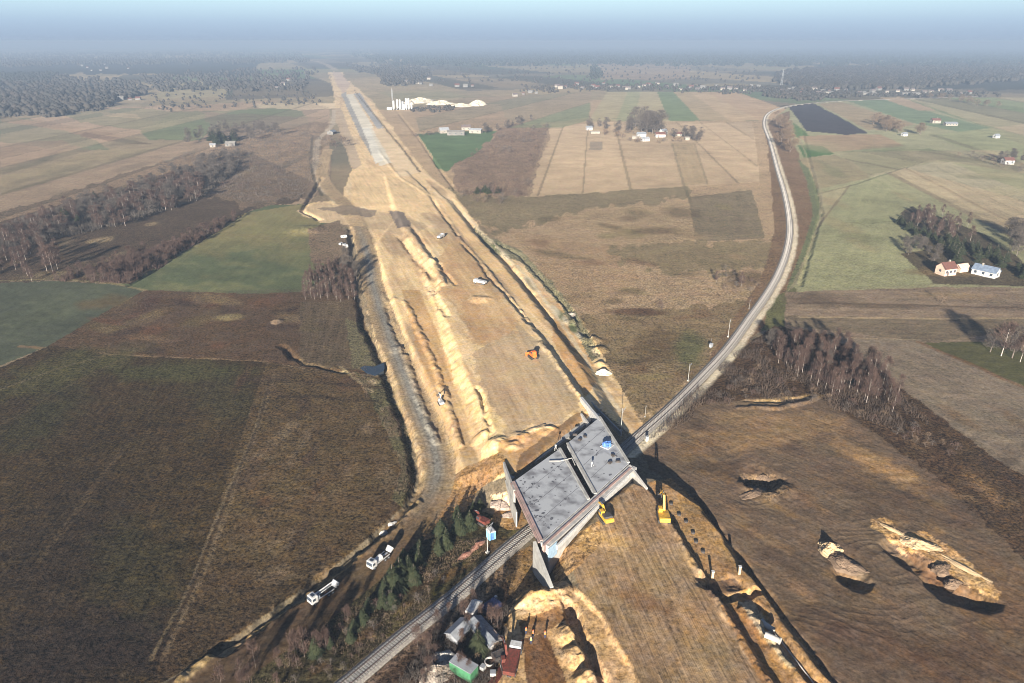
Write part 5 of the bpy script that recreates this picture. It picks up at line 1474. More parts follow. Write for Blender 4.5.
VG = [
    ((555, 660, 84, 90), 16, 'pale little house in the village row beyond the striped fields', 'houses beyond the striped fields'),
    ((665, 760, 86, 92), 14, 'pale little house in the village row at the right of the striped fields', 'houses right of the striped fields'),
    ((780, 830, 88, 95), 14, 'pale house in the village where the railway fades out', 'houses where the railway fades'),
    ((835, 970, 90, 95), 16, 'pale low house in the long row below the right hand forest', 'houses below the right forest'),
    ((400, 435, 79, 86), 7, 'white house in the small group beyond the sand heaps', 'houses beyond the sand heaps'),
    ((450, 475, 86, 89), 3, 'white house on the green field edge beyond the sand heaps', 'houses on the far green edge'),
    ((75, 130, 60, 72), 16, 'tiny pale house in the hazy village over the left woods', 'houses over the left woods'),
    ((20, 60, 109, 113), 4, 'pale farm building before the left woods', 'farm buildings before the left woods'),
    ((120, 145, 98, 104), 3, 'white house at the right end of the left woods', 'houses by the left woods end'),
    ((265, 300, 80, 90), 7, 'pale house in the dim village left of the far motorway', 'houses left of the far motorway'),
    ((590, 600, 66, 80), 3, 'lone pale house among the distant fields', 'lone distant houses'),
    ((512, 540, 92, 100), 4, 'pale house by small dark bushes left of the striped fields', 'houses left of the striped fields'),
]
for (x0, x1, y0, y1), n_, lb, gp in VG:
    for i in range(n_):
        px = x0 + (x1 - x0) * (i + rv.uniform(.1, .9)) / n_; py = rv.uniform(y0, y1)
        wm, rm = rv.choice((('farwall', 'farroof'), ('farwall', 'farwall'), ('wall', 'farroof'), ('farwall', 'redroof')))
        far_house(px, py, rv.uniform(.5, 1.0), wm, rm, lb, gp)
g = ground(826, 94); shed('warehouse', 'long white warehouse in the village where the railway fades', 'warehouse', g, .0, 42, 12, 4, 2, 'wall', 'farwall')
g = ground(560, 89); shed('warehouse', 'bright white hall at the left of the far village row', 'warehouse', g, .1, 12, 10, 7, 3, 'wall', 'farroof')
g = ground(868, 94.5); shed('warehouse', 'long cream hall in the row below the right forest', 'warehouse', g, .0, 34, 10, 3, 2, 'farwall', 'farwall')
g = ground(910, 95); shed('warehouse', 'cream hall right of the long one below the forest', 'warehouse', g, .0, 40, 10, 4, 2, 'farwall', 'farwall')

# batching plant with silos
gp = ground(402, 110)
t_ = thing('batching_plant', 'white concrete batching plant with slim tower beside the sand heaps', 'plant', gp, 0)
for i, (x, y, h_, r_) in enumerate(((-14, 0, 15, 1.8), (-8, 3, 17, 1.8), (-3, 0, 17, 1.8), (8, 0, 19, 1.9), (12, 2, 19, 1.9), (17, 0, 12, 1.8))):
    s_ = MB().tube((x, y, 3), (x, y, h_), r_, r_, 14).tube((x, y, 0), (x, y, 3), .5, r_, 14).tube((x, y, h_), (x, y, h_ + .8), r_, .4, 14).build('silo', 'white', t_)
MB().box((0, 6, 5), (10, 7, 10)).box((0, 6, 12), (5, 5, 4)).build('mixer_house', 'tin', t_)
MB().tube((-10, -3, .5), (3, 5, 12), .7, .7, 6).build('conveyor', 'tin', t_)
MB().box((-22, 4, 2), (9, 5, 4)).build('office', 'white', t_)
t_ = thing('tower_crane', 'tall thin mast rising from the batching plant', 'mast', ground(393, 109), 0)
mb = MB()
for x, y in ((-.7, -.7), (.7, -.7), (.7, .7), (-.7, .7)): mb.tube((x, y, 0), (x, y, 32), .16, .16, 4)
for k in range(16):
    mb.tube((-.7, -.7, k * 2), (.7, -.7, k * 2 + 2), .1, .1, 4); mb.tube((.7, .7, k * 2), (-.7, .7, k * 2 + 2), .1, .1, 4)
mb.build('lattice', 'tin', t_); MB().tube((0, 0, 32), (0, 0, 36), .2, .05, 6).build('spire', 'white', t_)
for (px, py, rx, ry, h_, lb) in ((478, 105, 18, 26, 9, 'bright white cone-shaped sand heap at the right end'), (462, 106, 22, 24, 5, 'long low white sand heap left of the bright cone'), (440, 104, 26, 30, 7, 'white sand heap in the middle of the row'), (420, 102, 28, 34, 8, 'white gravel heap right behind the silos'), (409, 104, 14, 20, 7, 'small white heap touching the silos')):
    heap('sand_heap', lb, 'sand heap', px, py, rx, ry, h_, 'whitesand', 0, px)
t_ = thing('lattice_mast', 'pale lattice mast rising beside the village where the railway fades', 'mast', ground(781, 88), 0)
mb = MB()
for s1 in (-1, 1):
    for s2 in (-1, 1): mb.tube((s1 * 2.5, s2 * 2.5, 0), (s1 * .4, s2 * .4, 45), .3, .2, 4)
for k in range(8): mb.box((0, 0, 2 + k * 5.5), (4.6 - k * .5, 4.6 - k * .5, .3))
mb.build('lattice', 'tin', t_)
MB().box((0, 0, 44), (6, .3, .3)).build('crossarm', 'tin', t_)
# ---------------------------------------------------------------- trees
def twigs(n, H_, r0, z0, r_, up=.8, ln=(.5, 1.2), w_=.06, shape='oval', clump=10, seed=0):
    """many thin twig slivers gathered into clumps on limbs"""
    g = np.random.default_rng(seed)
    cz = g.uniform(0, 1, clump); ca = g.uniform(0, 6.283, clump)
    prof = (lambda t: np.sin(np.pi * np.clip(t * .88 + .1, 0, 1)) ** .7) if shape == 'oval' else (lambda t: 1 - .75 * t)
    cr = r0 * prof(cz) * g.uniform(.35, 1, clump)
    k = g.integers(0, clump, n)
    x = np.cos(ca[k]) * cr[k] + g.normal(0, r0 * .25, n); y = np.sin(ca[k]) * cr[k] + g.normal(0, r0 * .25, n)
    z = z0 + (H_ - z0) * np.clip(cz[k] + g.normal(0, .09, n), 0, 1)
    L_ = g.uniform(ln[0], ln[1], n)
    d = np.stack([x * .6 / r0 + g.normal(0, .35, n), y * .6 / r0 + g.normal(0, .35, n), np.full(n, up) + g.normal(0, .3, n)], 1)
    d /= np.linalg.norm(d, axis=1)[:, None]
    s = np.cross(d, g.normal(0, 1, (n, 3))); s /= np.linalg.norm(s, axis=1)[:, None] + 1e-9
    p = np.stack([x, y, z], 1)
    a = p - s * w_; b_ = p + s * w_; c_ = p + d * L_[:, None]
    v = np.stack([a, b_, c_], 1).reshape(-1, 3)
    return v, np.arange(3 * n).reshape(-1, 3)


def np_mesh(name, v, f, mat, smooth=False):
    me = bpy.data.meshes.new(name)
    me.vertices.add(len(v)); me.vertices.foreach_set('co', np.asarray(v, np.float32).ravel())
    k = f.shape[1]; me.loops.add(f.size); me.loops.foreach_set('vertex_index', f.astype(np.int32).ravel())
    me.polygons.add(len(f)); me.polygons.foreach_set('loop_start', np.arange(0, f.size, k, dtype=np.int32)); me.polygons.foreach_set('loop_total', np.full(len(f), k, np.int32))
    me.update(calc_edges=True); me.materials.append(M[mat] if isinstance(mat, str) else mat)
    return me


def trunk_mb(H_, r0, limbs, seed, bend=.3, z0=.35, spread=.2):
    g = random.Random(seed); mb = MB(); pts = []
    bx, by = g.uniform(-bend, bend), g.uniform(-bend, bend)
    for i in range(5):
        t = i / 4; pts.append((bx * math.sin(t * 2.2), by * math.sin(t * 1.8), -.3 + (H_ * .93 + .3) * t))
    for i in range(4): mb.tube(pts[i], pts[i + 1], r0 * (1 - i * .23), r0 * (1 - (i + 1) * .23), 6, False)
    for i in range(limbs):
        t = z0 + (0.9 - z0) * (i + g.random()) / limbs; j = min(3, int(t * 4)); f_ = t * 4 - j
        p = [pts[j][q] * (1 - f_) + pts[j + 1][q] * f_ for q in range(3)]; a = g.uniform(0, 6.28); l = H_ * spread * (1.2 - t)
        mb.tube(p, (p[0] + math.cos(a) * l, p[1] + math.sin(a) * l, p[2] + l * 1.1), r0 * .3, r0 * .08, 4, False)
    return mb


def bare_proto(name, H_, r0, crown_r, z0, n, mat_t, mat_c, seed, label, group, limbs=9, spread=.2, up=.8, w_=.05, bend=.3, parts=True):
    root = thing(name, label, name.replace('_', ' '), (0, -500, 0), 0, group)
    trunk_mb(H_, r0, limbs, seed, bend, .35, spread).build('trunk', mat_t, root)
    v, f = twigs(n, H_, crown_r, z0 * H_, 0, up, (.06 * H_, .13 * H_), w_, seed=seed, clump=14)
    o = bpy.data.objects.new('crown', np_mesh('crown', v, f, mat_c)); COL.objects.link(o); o.parent = root
    return root


def spruce_proto(H_, rb, seed, label, group, name='spruce_tree'):
    root = thing(name, label, 'spruce tree', (0, -500, 0), 0, group)
    MB().tube((0, 0, -.3), (0, 0, H_ * .96), .16 * H_ / 7, .03, 7, False).build('trunk', 'bark', root)
    g = np.random.default_rng(seed); V = []; Fc = []
    n_t = int(H_ * 3.0)
    for i in range(n_t):
        t = i / n_t; z = H_ * (.08 + .9 * t); r_ = rb * (1 - t) ** .85 * g.uniform(.75, 1.15) + .08
        nb = int(7 + 7 * (1 - t))
        for k in range(nb):
            a = g.uniform(0, 6.283); rr_ = r_ * g.uniform(.6, 1.15); dz = -rr_ * g.uniform(.15, .5) + .15; wd = rr_ * g.uniform(.18, .3)
            ca_, sa_ = math.cos(a), math.sin(a)
            # a drooping spray of three overlapping blades
            for q in (-.45, 0, .45):
                c2, s2 = math.cos(a + q * .6), math.sin(a + q * .6)
                b0 = np.array([ca_ * rr_ * .15, sa_ * rr_ * .15, z]); tip = np.array([c2 * rr_, s2 * rr_, z + dz]); mid = (b0 + tip) / 2 + np.array([0, 0, .1 * rr_])
                sd = np.array([-s2, c2, 0]) * wd * .6
                n0 = len(V); V += [b0, mid - sd, tip, mid + sd + np.array([0, 0, g.normal(0, .05)])]; Fc.append((n0, n0 + 1, n0 + 2)); Fc.append((n0, n0 + 2, n0 + 3))
    o = bpy.data.objects.new('crown', np_mesh('crown', np.array(V), np.array(Fc), 'needle')); COL.objects.link(o); o.parent = root
    return root


BIRCH = [bare_proto('birch_tree', 10, .085, 1.9, .28, 950, 'birchbark', 'twigred', 10 + i, 'x', 'x', limbs=8, spread=.14, up=1.2, w_=.05) for i in range(3)]
GREY = [bare_proto('bare_tree', 10, .2, 3.0, .25, 1200, 'bark', 'twiggrey', 20 + i, 'x', 'x', limbs=12, spread=.3, up=.7, w_=.065) for i in range(3)]
SAPL = [bare_proto('sapling', 10, .085, 1.9, .15, 800, 'bark', 'twigred', 13 + i, 'x', 'x', limbs=8, spread=.16, up=1.1, w_=.06) for i in range(2)]
BUSH = [bare_proto('bare_shrub', 3.0, .06, 1.5, .1, 260, 'bark', m_, 30 + i, 'x', 'x', limbs=7, spread=.45, up=.8, w_=.05, bend=.5) for i, m_ in enumerate(('twiggrey', 'twigochre', 'twigred'))]
SPR = [spruce_proto(7, 2.3, 40 + i, 'x', 'x') for i in range(2)]
WILLOW = [bare_proto('willow_tree', 10, .22, 3.6, .2, 1100, 'bark', 'twigochre', 50, 'x', 'x', limbs=12, spread=.34, up=.7, w_=.07)]
USED = {}
COUNT = {}


def plant(kind, protos, x, y, h_, label, group, wide=1.0, z=None):
    k = rng.integers(0, len(protos)); p = protos[k]
    z = gz(x, y) if z is None else z
    base = {'birch': 10, 'grey': 10, 'bush': 3, 'spruce': 7, 'willow': 10}[kind]
    s_ = h_ / base; COUNT[kind] = COUNT.get(kind, 0) + 1
    if id(p) not in USED:
        USED[id(p)] = 1
        p.location = (x, y, z); p.rotation_euler.z = rng.uniform(0, 6.28); p.scale = (s_ * wide, s_ * wide, s_); p['label'] = label
        if group: p['group'] = group
        elif 'group' in p: del p['group']
        return p
    r = dup(p, (x, y, z), rng.uniform(0, 6.28), (s_ * wide, s_ * wide, s_), label, group)
    if not group and 'group' in r: del r['group']
    return r


def scatter(P, n, mind=2.0, edge=None):
    """n places inside a pixel polygon, at least mind metres apart"""
    Wp = W(P); xs = [p[0] for p in Wp]; ys = [p[1] for p in Wp]
    out = []; tries = 0
    while len(out) < n and tries < n * 60:
        tries += 1
        x = rng.uniform(min(xs), max(xs)); y = rng.uniform(min(ys), max(ys))
        if not inpoly(np.array([x]), np.array([y]), Wp)[0]: continue
        if any((a - x) ** 2 + (b_ - y) ** 2 < mind * mind for a, b_ in out[-400:]): continue
        out.append((x, y))
    return out


def grove(kind, protos, P, n, h, label, group, mind=2.0, wide=1.0):
    for x, y in scatter(P, n, mind): plant(kind, protos, x, y, rng.uniform(*h), label, group, wide)


def row(kind, protos, P, n, h, label, group, jit=1.5, wide=1.0):
    Wp = W(P); L_ = [0]
    for a, b_ in zip(Wp, Wp[1:]): L_.append(L_[-1] + math.hypot(b_[0] - a[0], b_[1] - a[1]))
    for i in range(n):
        s = (i + rng.uniform(.1, .9)) / n * L_[-1]
        j = max(k for k in range(len(L_) - 1) if L_[k] <= s); f_ = (s - L_[j]) / (L_[j + 1] - L_[j])
        x = Wp[j][0] * (1 - f_) + Wp[j + 1][0] * f_ + rng.normal(0, jit); y = Wp[j][1] * (1 - f_) + Wp[j + 1][1] * f_ + rng.normal(0, jit)
        plant(kind, protos, x, y, rng.uniform(*h), label, group, wide)


def one(kind, protos, px, py, h_, label, wide=1.0, group=None):
    g = ground(px, py); return plant(kind, protos, g[0], g[1], h_, label, group, wide, g[2])


# single trees that stand out
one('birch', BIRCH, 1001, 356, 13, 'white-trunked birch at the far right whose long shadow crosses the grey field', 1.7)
one('grey', GREY, 1012, 358, 12, 'dark bare tree right of the birch with the long shadow', 1.1)
one('birch', BIRCH, 1020, 362, 11, 'bare birch at the frame edge beside the dark bare tree', 1.2)
one('grey', GREY, 990, 352, 9, 'bare tree behind the long-shadowed birch', 1.1)
one('bush', BUSH, 940, 303, 4.5, 'lone pale shrub at the tip of the long tree shadow')
one('bush', BUSH, 661, 310, 4.0, 'lone dark bush in the middle of the dry meadow')
one('birch', BIRCH, 53, 272, 13, 'white-trunked birch standing out below the dark wood, left one of the pair', 1.3)
one('birch', BIRCH, 47, 271, 11, 'shorter white birch left of the standing-out pair', 1.0)
one('birch', BIRCH, 58, 270, 12, 'white-trunked birch, right one of the pair below the dark wood', 1.2)
one('birch', BIRCH, 716, 283, 6, 'small birch left of the meadow thicket by the rail curve', 1.0)
one('birch', BIRCH, 741, 287, 7, 'forked birch inside the meadow thicket by the rail curve', 1.2)
one('spruce', SPR, 66, 222, 11, 'round dark spruce in the birch wood on the left', 1.6)
one('spruce', SPR, 478, 653, 6.5, 'olive green spruce in front of the long grey-roofed shed', 1.2)
one('spruce', SPR, 908, 97, 14, 'lone dark spruce on the green far right field', 1.0) if False else None
one('spruce', SPR, 910, 95.5, 10, 'lone dark tree on the green field below the right forest', 1.3)
# spruces along the haul road near the bridge
SP_PX = [(470, 527, 5.5), (462, 520, 5), (457, 534, 6), (449, 543, 6.5), (443, 534, 5), (436, 549, 6.5), (428, 556, 6), (421, 566, 6.5), (413, 573, 7), (405, 567, 5.5), (416, 584, 5), (400, 583, 7.5), (392, 590, 7.5), (386, 598, 6.5), (396, 602, 5), (378, 607, 5.5), (369, 612, 5.5), (363, 622, 5.5), (352, 627, 5),
         (345, 640, 4.5), (330, 645, 5), (316, 655, 5), (474, 513, 4.5), (480, 508, 4)]
for px, py, h_ in SP_PX:
    px += rng.normal(0, 3); py += rng.normal(0, 3)
    one('spruce', SPR, px, py, h_ * rng.uniform(.5, 1.0), 'young dark spruce in the row between the dirt road and the railway', rng.uniform(.9, 1.5), 'spruces between the dirt road and the railway')
grove('bush', BUSH, [(232, 683), (300, 640), (360, 610), (420, 575), (455, 575), (400, 625), (345, 672), (330, 683)], 46, (1.0, 2.6), 'scrubby bush on the mossy strip beside the railway', 'scrub between the dirt road and the railway', 1.3)
row('birch', SAPL, [(222, 690), (262, 676), (300, 660), (330, 640), (342, 628)], 16, (4, 7), 'thin bare sapling at the near edge of the dirt road', 'saplings at the near edge of the dirt road', 1.6, .8)
grove('birch', SAPL, [(410, 650), (440, 620), (470, 600), (500, 590), (500, 640), (470, 683), (420, 690)], 18, (3.5, 6.5), 'thin bare sapling among the sheds of the yard', 'saplings in the yard', 1.5, .8)
grove('bush', BUSH, [(395, 683), (430, 640), (460, 610), (505, 590), (505, 650), (480, 690)], 40, (1.0, 2.4), 'bare shrub among the sheds of the yard', 'shrubs in the yard', 1.0)
# birch grove beside the haul road
grove('birch', BIRCH, [(303, 300), (306, 280), (322, 270), (340, 266), (353, 272), (357, 300), (335, 303)], 70, (5, 8.5), 'slender reddish birch in the dense grove left of the haul road', 'birch grove left of the haul road', 1.8, .9)
grove('grey', GREY, [(338, 262), (355, 262), (357, 282), (343, 280)], 5, (8, 10), 'dark bare tree at the top right of the roadside birch grove', 'dark trees at the grove edge', 2.5, .8)
# the wood on the left
grove('birch', BIRCH, [(-25, 240), (0, 232), (40, 214), (90, 205), (140, 190), (178, 178), (215, 190), (200, 205), (160, 213), (120, 228), (80, 232), (30, 245), (-25, 262)], 100, (6.5, 11), 'reddish bare birch in the big wood on the left', 'birches of the big left wood', 3.5, 1.6)
grove('grey', GREY, [(-25, 250), (20, 235), (80, 205), (150, 180), (200, 160), (240, 152), (236, 172), (180, 205), (120, 222), (60, 240), (0, 262)], 130, (5.5, 9.5), 'dark bare tree in the big wood on the left', 'bare trees of the big left wood', 4.0, 1.4)
grove('birch', SAPL, [(55, 282), (120, 258), (190, 238), (236, 216), (242, 217), (190, 249), (130, 284), (95, 284)], 90, (4, 7), 'russet sapling in the narrow belt above the green field', 'saplings above the green field', 2.0, 1.4)
grove('birch', BIRCH, [(-25, 285), (-25, 262), (20, 250), (48, 240), (60, 258), (40, 282)], 24, (6, 10), 'birch of the clump at the left frame edge above the green field', 'birches at the left frame edge', 3.0, 1.1)
grove('spruce', SPR, [(40, 232), (70, 208), (110, 196), (150, 188), (160, 200), (100, 222), (60, 236)], 12, (5, 8), 'dark conifer mixed into the big left wood', 'conifers of the big left wood', 6, 1.5)
grove('grey', GREY, [(178, 148), (190, 136), (240, 128), (285, 132), (270, 140), (200, 143)], 26, (10, 16), 'tall grey tree in the grove behind the small white house on the left', 'grove behind the small white house', 8, 1.0)
grove('spruce', SPR, [(210, 140), (235, 132), (238, 140), (215, 146)], 7, (11, 15), 'dark conifer in the grove behind the small white house on the left', 'conifers behind the small white house', 7, 1.5)
grove('bush', BUSH, [(140, 172), (190, 152), (250, 144), (300, 142), (318, 165), (300, 195), (240, 200), (200, 178)], 100, (2.5, 5), 'grey bush on the rough ground between the wood and the motorway', 'bushes between the wood and the motorway', 7, 1.2)
# scrub belt by the railway on the right
grove('birch', BIRCH, [(775, 352), (800, 345), (835, 352), (868, 372), (905, 398), (900, 415), (868, 408), (835, 398), (800, 380), (772, 368)], 60, (6, 11), 'white-stemmed birch in the belt between the rutted plain and the grey field', 'birch belt beside the grey field', 2.2, .9)
grove('grey', GREY, [(755, 352), (775, 335), (800, 340), (840, 360), (870, 380), (840, 385), (790, 368)], 10, (5, 8), 'dark bare tree at the back of the birch belt', 'dark trees of the birch belt', 4.0, 1.0)
grove('spruce', SPR, [(775, 340), (800, 345), (865, 375), (850, 385), (790, 365)], 6, (4, 7), 'small dark conifer inside the birch belt', 'conifers of the birch belt', 5, 1.2)
grove('bush', BUSH, [(690, 430), (715, 395), (750, 368), (790, 378), (840, 400), (900, 420), (960, 450), (950, 460), (880, 430), (820, 405), (760, 395), (715, 410)], 46, (1.4, 3.2), 'low brown shrub on the belt edge of the rutted plain', 'shrubs on the edge of the rutted plain', 2.5, 1.3)
# wood behind the blue-roofed house
grove('birch', BIRCH, [(903, 225), (915, 216), (940, 214), (968, 226), (975, 240), (955, 246), (930, 236)], 34, (6, 9), 'reddish birch in the wood behind the blue-roofed house', 'birches behind the blue-roofed house', 3.5, 1.0)
grove('spruce', SPR, [(896, 222), (925, 234), (960, 243), (990, 250), (1040, 272), (1040, 286), (990, 262), (955, 264), (925, 246)], 40, (5, 7.5), 'dark green conifer in the wood behind the blue-roofed house', 'conifers behind the blue-roofed house', 3.5, 1.4)
grove('grey', GREY, [(900, 250), (920, 242), (945, 258), (940, 268), (915, 262)], 12, (4, 7), 'leafless orchard tree left of the pale red-roofed house', 'orchard left of the red-roofed house', 4, 1.2)
grove('grey', GREY, [(1005, 235), (1040, 232), (1050, 262), (1010, 262)], 8, (9, 12), 'bare tree at the right frame edge above the houses', 'bare trees at the right frame edge', 4, 1.1)
# hamlet trees
row('grey', GREY, [(585, 127), (600, 129), (622, 131)], 7, (9, 15), 'bare tree by the white cottage at the left end of the hamlet', 'trees at the left end of the hamlet', 5, 1.0)
grove('grey', GREY, [(626, 131), (632, 127), (655, 128), (662, 134), (640, 135)], 16, (18, 28), 'very tall dark bare tree in the hamlet middle', 'tall trees of the hamlet', 5, 1.0)
row('grey', GREY, [(664, 137), (675, 137), (690, 139), (700, 141)], 13, (9, 15), 'bare tree at the right side of the hamlet', 'trees at the right side of the hamlet', 5, 1.0)
row('bush', BUSH, [(600, 130), (625, 132), (640, 134), (600, 133), (640, 143), (700, 141)], 26, (3, 6), 'hedge bush round the hamlet gardens', 'hedge bushes of the hamlet', 5, 1.5)
# middle brush field and hedges
grove('bush', BUSH, [(452, 200), (470, 188), (505, 188), (522, 200), (500, 206)], 14, (4, 6.5), 'bush of the clump beside the sand corridor', 'bush clump beside the sand corridor', 4, 1.3)
grove('bush', BUSH, [(470, 155), (500, 135), (548, 126), (530, 195), (505, 195), (520, 150), (480, 165)], 44, (3, 6), 'scrub bush on the russet fallow between the green and tan fields', 'scrub on the russet fallow', 6, 1.4)
row('spruce', SPR, [(476, 192), (486, 193), (494, 193)], 4, (6, 8), 'dark green conifer in the clump beside the sand corridor', 'conifers beside the sand corridor', 3, 1.6)
row('grey', GREY, [(500, 130), (512, 126), (530, 120)], 10, (7, 11), 'bare tree of the short hedge row left of the tan fields', 'hedge trees left of the tan fields', 4, 1.0)
row('willow', WILLOW, [(778, 124), (782, 128), (786, 134), (788, 144), (790, 154)], 12, (13, 18), 'bushy grey willow in the line right of the railway bend', 'willows right of the railway bend', 4, 1.0)
row('willow', WILLOW, [(873, 123), (880, 125), (889, 131), (900, 133), (915, 134), (928, 135)], 16, (10, 15), 'grey willow in the clump behind the small white shed', 'willows behind the small white shed', 6, 1.1)
row('willow', WILLOW, [(935, 98), (960, 102), (985, 106), (998, 108)], 14, (9, 14), 'willow in the long hedge below the right forest', 'hedge willows below the right forest', 8, 1.2)
row('bush', BUSH, [(1024, 172), (1000, 165), (985, 160), (960, 155)], 14, (3, 6), 'hedge bush near the white farmhouse and field track', 'hedge bushes near the white farmhouse', 5, 1.4)
row('grey', GREY, [(1000, 162), (1012, 161), (1024, 163)], 7, (8, 12), 'dark tree round the white farmhouse by the field track', 'trees round the white farmhouse', 5, 1.0)
row('grey', GREY, [(484, 131), (489, 134)], 4, (8, 11), 'dark tree at the right end of the farm above the green field', 'trees at the farm end', 4, 1.2)
row('bush', BUSH, [(412, 136), (440, 134)], 9, (3, 5), 'low hedge bush left of the farm above the green field', 'hedge left of the farm', 3, 1.8)
grove('bush', BUSH, [(325, 140), (350, 138), (352, 150), (328, 152)], 10, (4, 7), 'dark bush round the tin site hall', 'bushes round the tin site hall', 6, 1.5)
grove('bush', BUSH, [(712, 270), (748, 268), (762, 285), (745, 296), (712, 288)], 14, (1.5, 3), 'russet bush of the meadow thicket by the rail curve', 'meadow thicket by the rail curve', 3, 1.2)
print('planted', COUNT)

# undergrowth and far woods: masses nobody could count
def twig_mass(name, label, P, n, h, mat, lean=.25, w_=.05, seed=1):
    g = np.random.default_rng(seed)
    Wp = W(P); xs = [p[0] for p in Wp]; ys = [p[1] for p in Wp]
    x = g.uniform(min(xs), max(xs), n * 3); y = g.uniform(min(ys), max(ys), n * 3)
    m_ = inpoly(x, y, Wp) & (fbm(x / 9, y / 9, seed, 2) > .42)
    x = x[m_][:n]; y = y[m_][:n]; n = len(x)
    z = GZ(x, y)
    hh = g.uniform(h[0], h[1], n) * (.5 + fbm(x / 7, y / 7, seed + 3, 2))
    p = np.stack([x, y, z - .1 + g.uniform(0, .35, n) * hh], 1)
    d = np.stack([g.normal(0, lean, n), g.normal(0, lean, n), np.ones(n)], 1) * hh[:, None] * .6
    a = g.uniform(0, 6.283, n); s = np.stack([np.cos(a), np.sin(a), 0 * a], 1) * w_
    v = np.stack([p - s, p + s, p + d], 1).reshape(-1, 3)
    o = bpy.data.objects.new(name, np_mesh(name, v, np.arange(3 * n).reshape(-1, 3), mat)); COL.objects.link(o)
    return tag(o, label, 'undergrowth', kind='stuff')


twig_mass('undergrowth', 'dense dark undergrowth of the left birch wood', [(-25, 262), (-25, 234), (40, 214), (140, 190), (240, 160), (236, 172), (200, 200), (120, 226), (30, 245)], 42000, (1.5, 5), 'twiggrey', .3, .13, 5)
twig_mass('undergrowth', 'russet undergrowth in the sapling belt above the green field', [(55, 282), (120, 260), (190, 238), (242, 216), (190, 248), (131, 284)], 16000, (1.5, 4.5), 'twigred', .25, .09, 15)
twig_mass('undergrowth', 'grey saplings on the rough ground left of the motorway', [(190, 160), (260, 132), (320, 132), (322, 165), (300, 200), (250, 205), (200, 190)], 24000, (.8, 3.2), 'twiggrey', .4, .09, 6)
twig_mass('undergrowth', 'brown brush of the belt beside the rutted plain', [(650, 440), (690, 395), (740, 350), (775, 330), (832, 345), (900, 393), (930, 425), (890, 430), (820, 405), (740, 398)], 22000, (.6, 2.6), 'brush', .4, .06, 7)
twig_mass('undergrowth', 'russet scrub on the brown fallow above the dark field', [(100, 320), (146, 290), (350, 290), (365, 325), (380, 372), (265, 362), (110, 350)], 30000, (.3, 1.1), 'brush', .7, .05, 8)
twig_mass('dry_weeds', 'dead weeds on the bank left of the haul road', [(352, 372), (386, 380), (400, 412), (413, 452), (414, 482), (400, 500), (392, 500), (400, 470), (386, 430)], 9000, (.4, 1.2), 'twigochre', .5, .04, 9)
twig_mass('dry_weeds', 'moss and dead weeds between the dirt road and the railway', [(232, 690), (300, 640), (380, 590), (440, 545), (500, 535), (455, 585), (400, 630), (345, 678)], 12000, (.3, 1.0), 'twigochre', .5, .035, 10)
twig_mass('undergrowth', 'tangled brush among the sheds of the yard', [(395, 690), (440, 625), (475, 598), (510, 585), (508, 640), (490, 690)], 9000, (.5, 1.8), 'twiggrey', .5, .03, 11)
twig_mass('dry_weeds', 'weeds along the corridor beside the railway bend', [(770, 130), (785, 130), (800, 170), (818, 200), (805, 260), (780, 300), (765, 300), (785, 240), (780, 180)], 12000, (.5, 1.6), 'twigochre', .5, .09, 12)
twig_mass('undergrowth', 'brush of the russet fallow between the green and tan fields', [(460, 165), (500, 135), (550, 127), (530, 196), (460, 196)], 9000, (.8, 2.6), 'brush', .5, .12, 13)


def woods(name, label, P, n, h, mat, seed=1, wide=.95, seg=5):
    g = np.random.default_rng(seed)
    # sample in the picture's polygon, then stand them on the land
    xs = [p[0] for p in P]; ys = [p[1] for p in P]
    u = g.uniform(min(xs), max(xs), n * 4); v = g.uniform(min(ys), max(ys), n * 4)
    m_ = inpoly(u + (fbm(u / 12, v / 3, seed, 2) - .5) * 14, v + (fbm(u / 9, v / 3, seed + 1, 2) - .5) * 6, P)
    u = u[m_][:n]; v = v[m_][:n]; n = len(u)
    a = (u - 512) / F; b_ = (v - 341.5) / F; dz = -sT - b_ * cT; t = H / (-dz)
    x = a * t; y = (cT - b_ * sT) * t
    k_ = y < 13500; x = x[k_]; y = y[k_]; n = len(x); z = GZ(x, y) - 1
    hh = g.uniform(h[0], h[1], n) * .8; ang = g.uniform(0, 6.28, n)
    V = np.zeros((n, seg * 2 + 1, 3)); 
    for j, (fz, fr) in enumerate(((.12, .7), (.62, 1.0))):
        for i in range(seg):
            r_ = hh * wide * fr * .5 * g.uniform(.7, 1.25, n) * (1 if j else .9)
            an = ang + i * 6.283 / seg + j * .4
            V[:, j * seg + i, 0] = x + np.cos(an) * r_; V[:, j * seg + i, 1] = y + np.sin(an) * r_; V[:, j * seg + i, 2] = z + hh * (fz + g.uniform(-.08, .08, n))
    V[:, -1, 0] = x + g.normal(0, .4, n); V[:, -1, 1] = y; V[:, -1, 2] = z + hh
    base = (np.arange(n) * (seg * 2 + 1))[:, None]
    f = []
    for i in range(seg):
        i2 = (i + 1) % seg
        f.append(np.concatenate([base + i, base + i2, base + seg + i2], 1)); f.append(np.concatenate([base + i, base + seg + i2, base + seg + i], 1))
        f.append(np.concatenate([base + seg + i, base + seg + i2, base + 2 * seg], 1))
    f = np.concatenate(f, 0)
    o = bpy.data.objects.new(name, np_mesh(name, V.reshape(-1, 3), f, mat)); COL.objects.link(o)
    return tag(o, label, 'forest', kind='stuff')


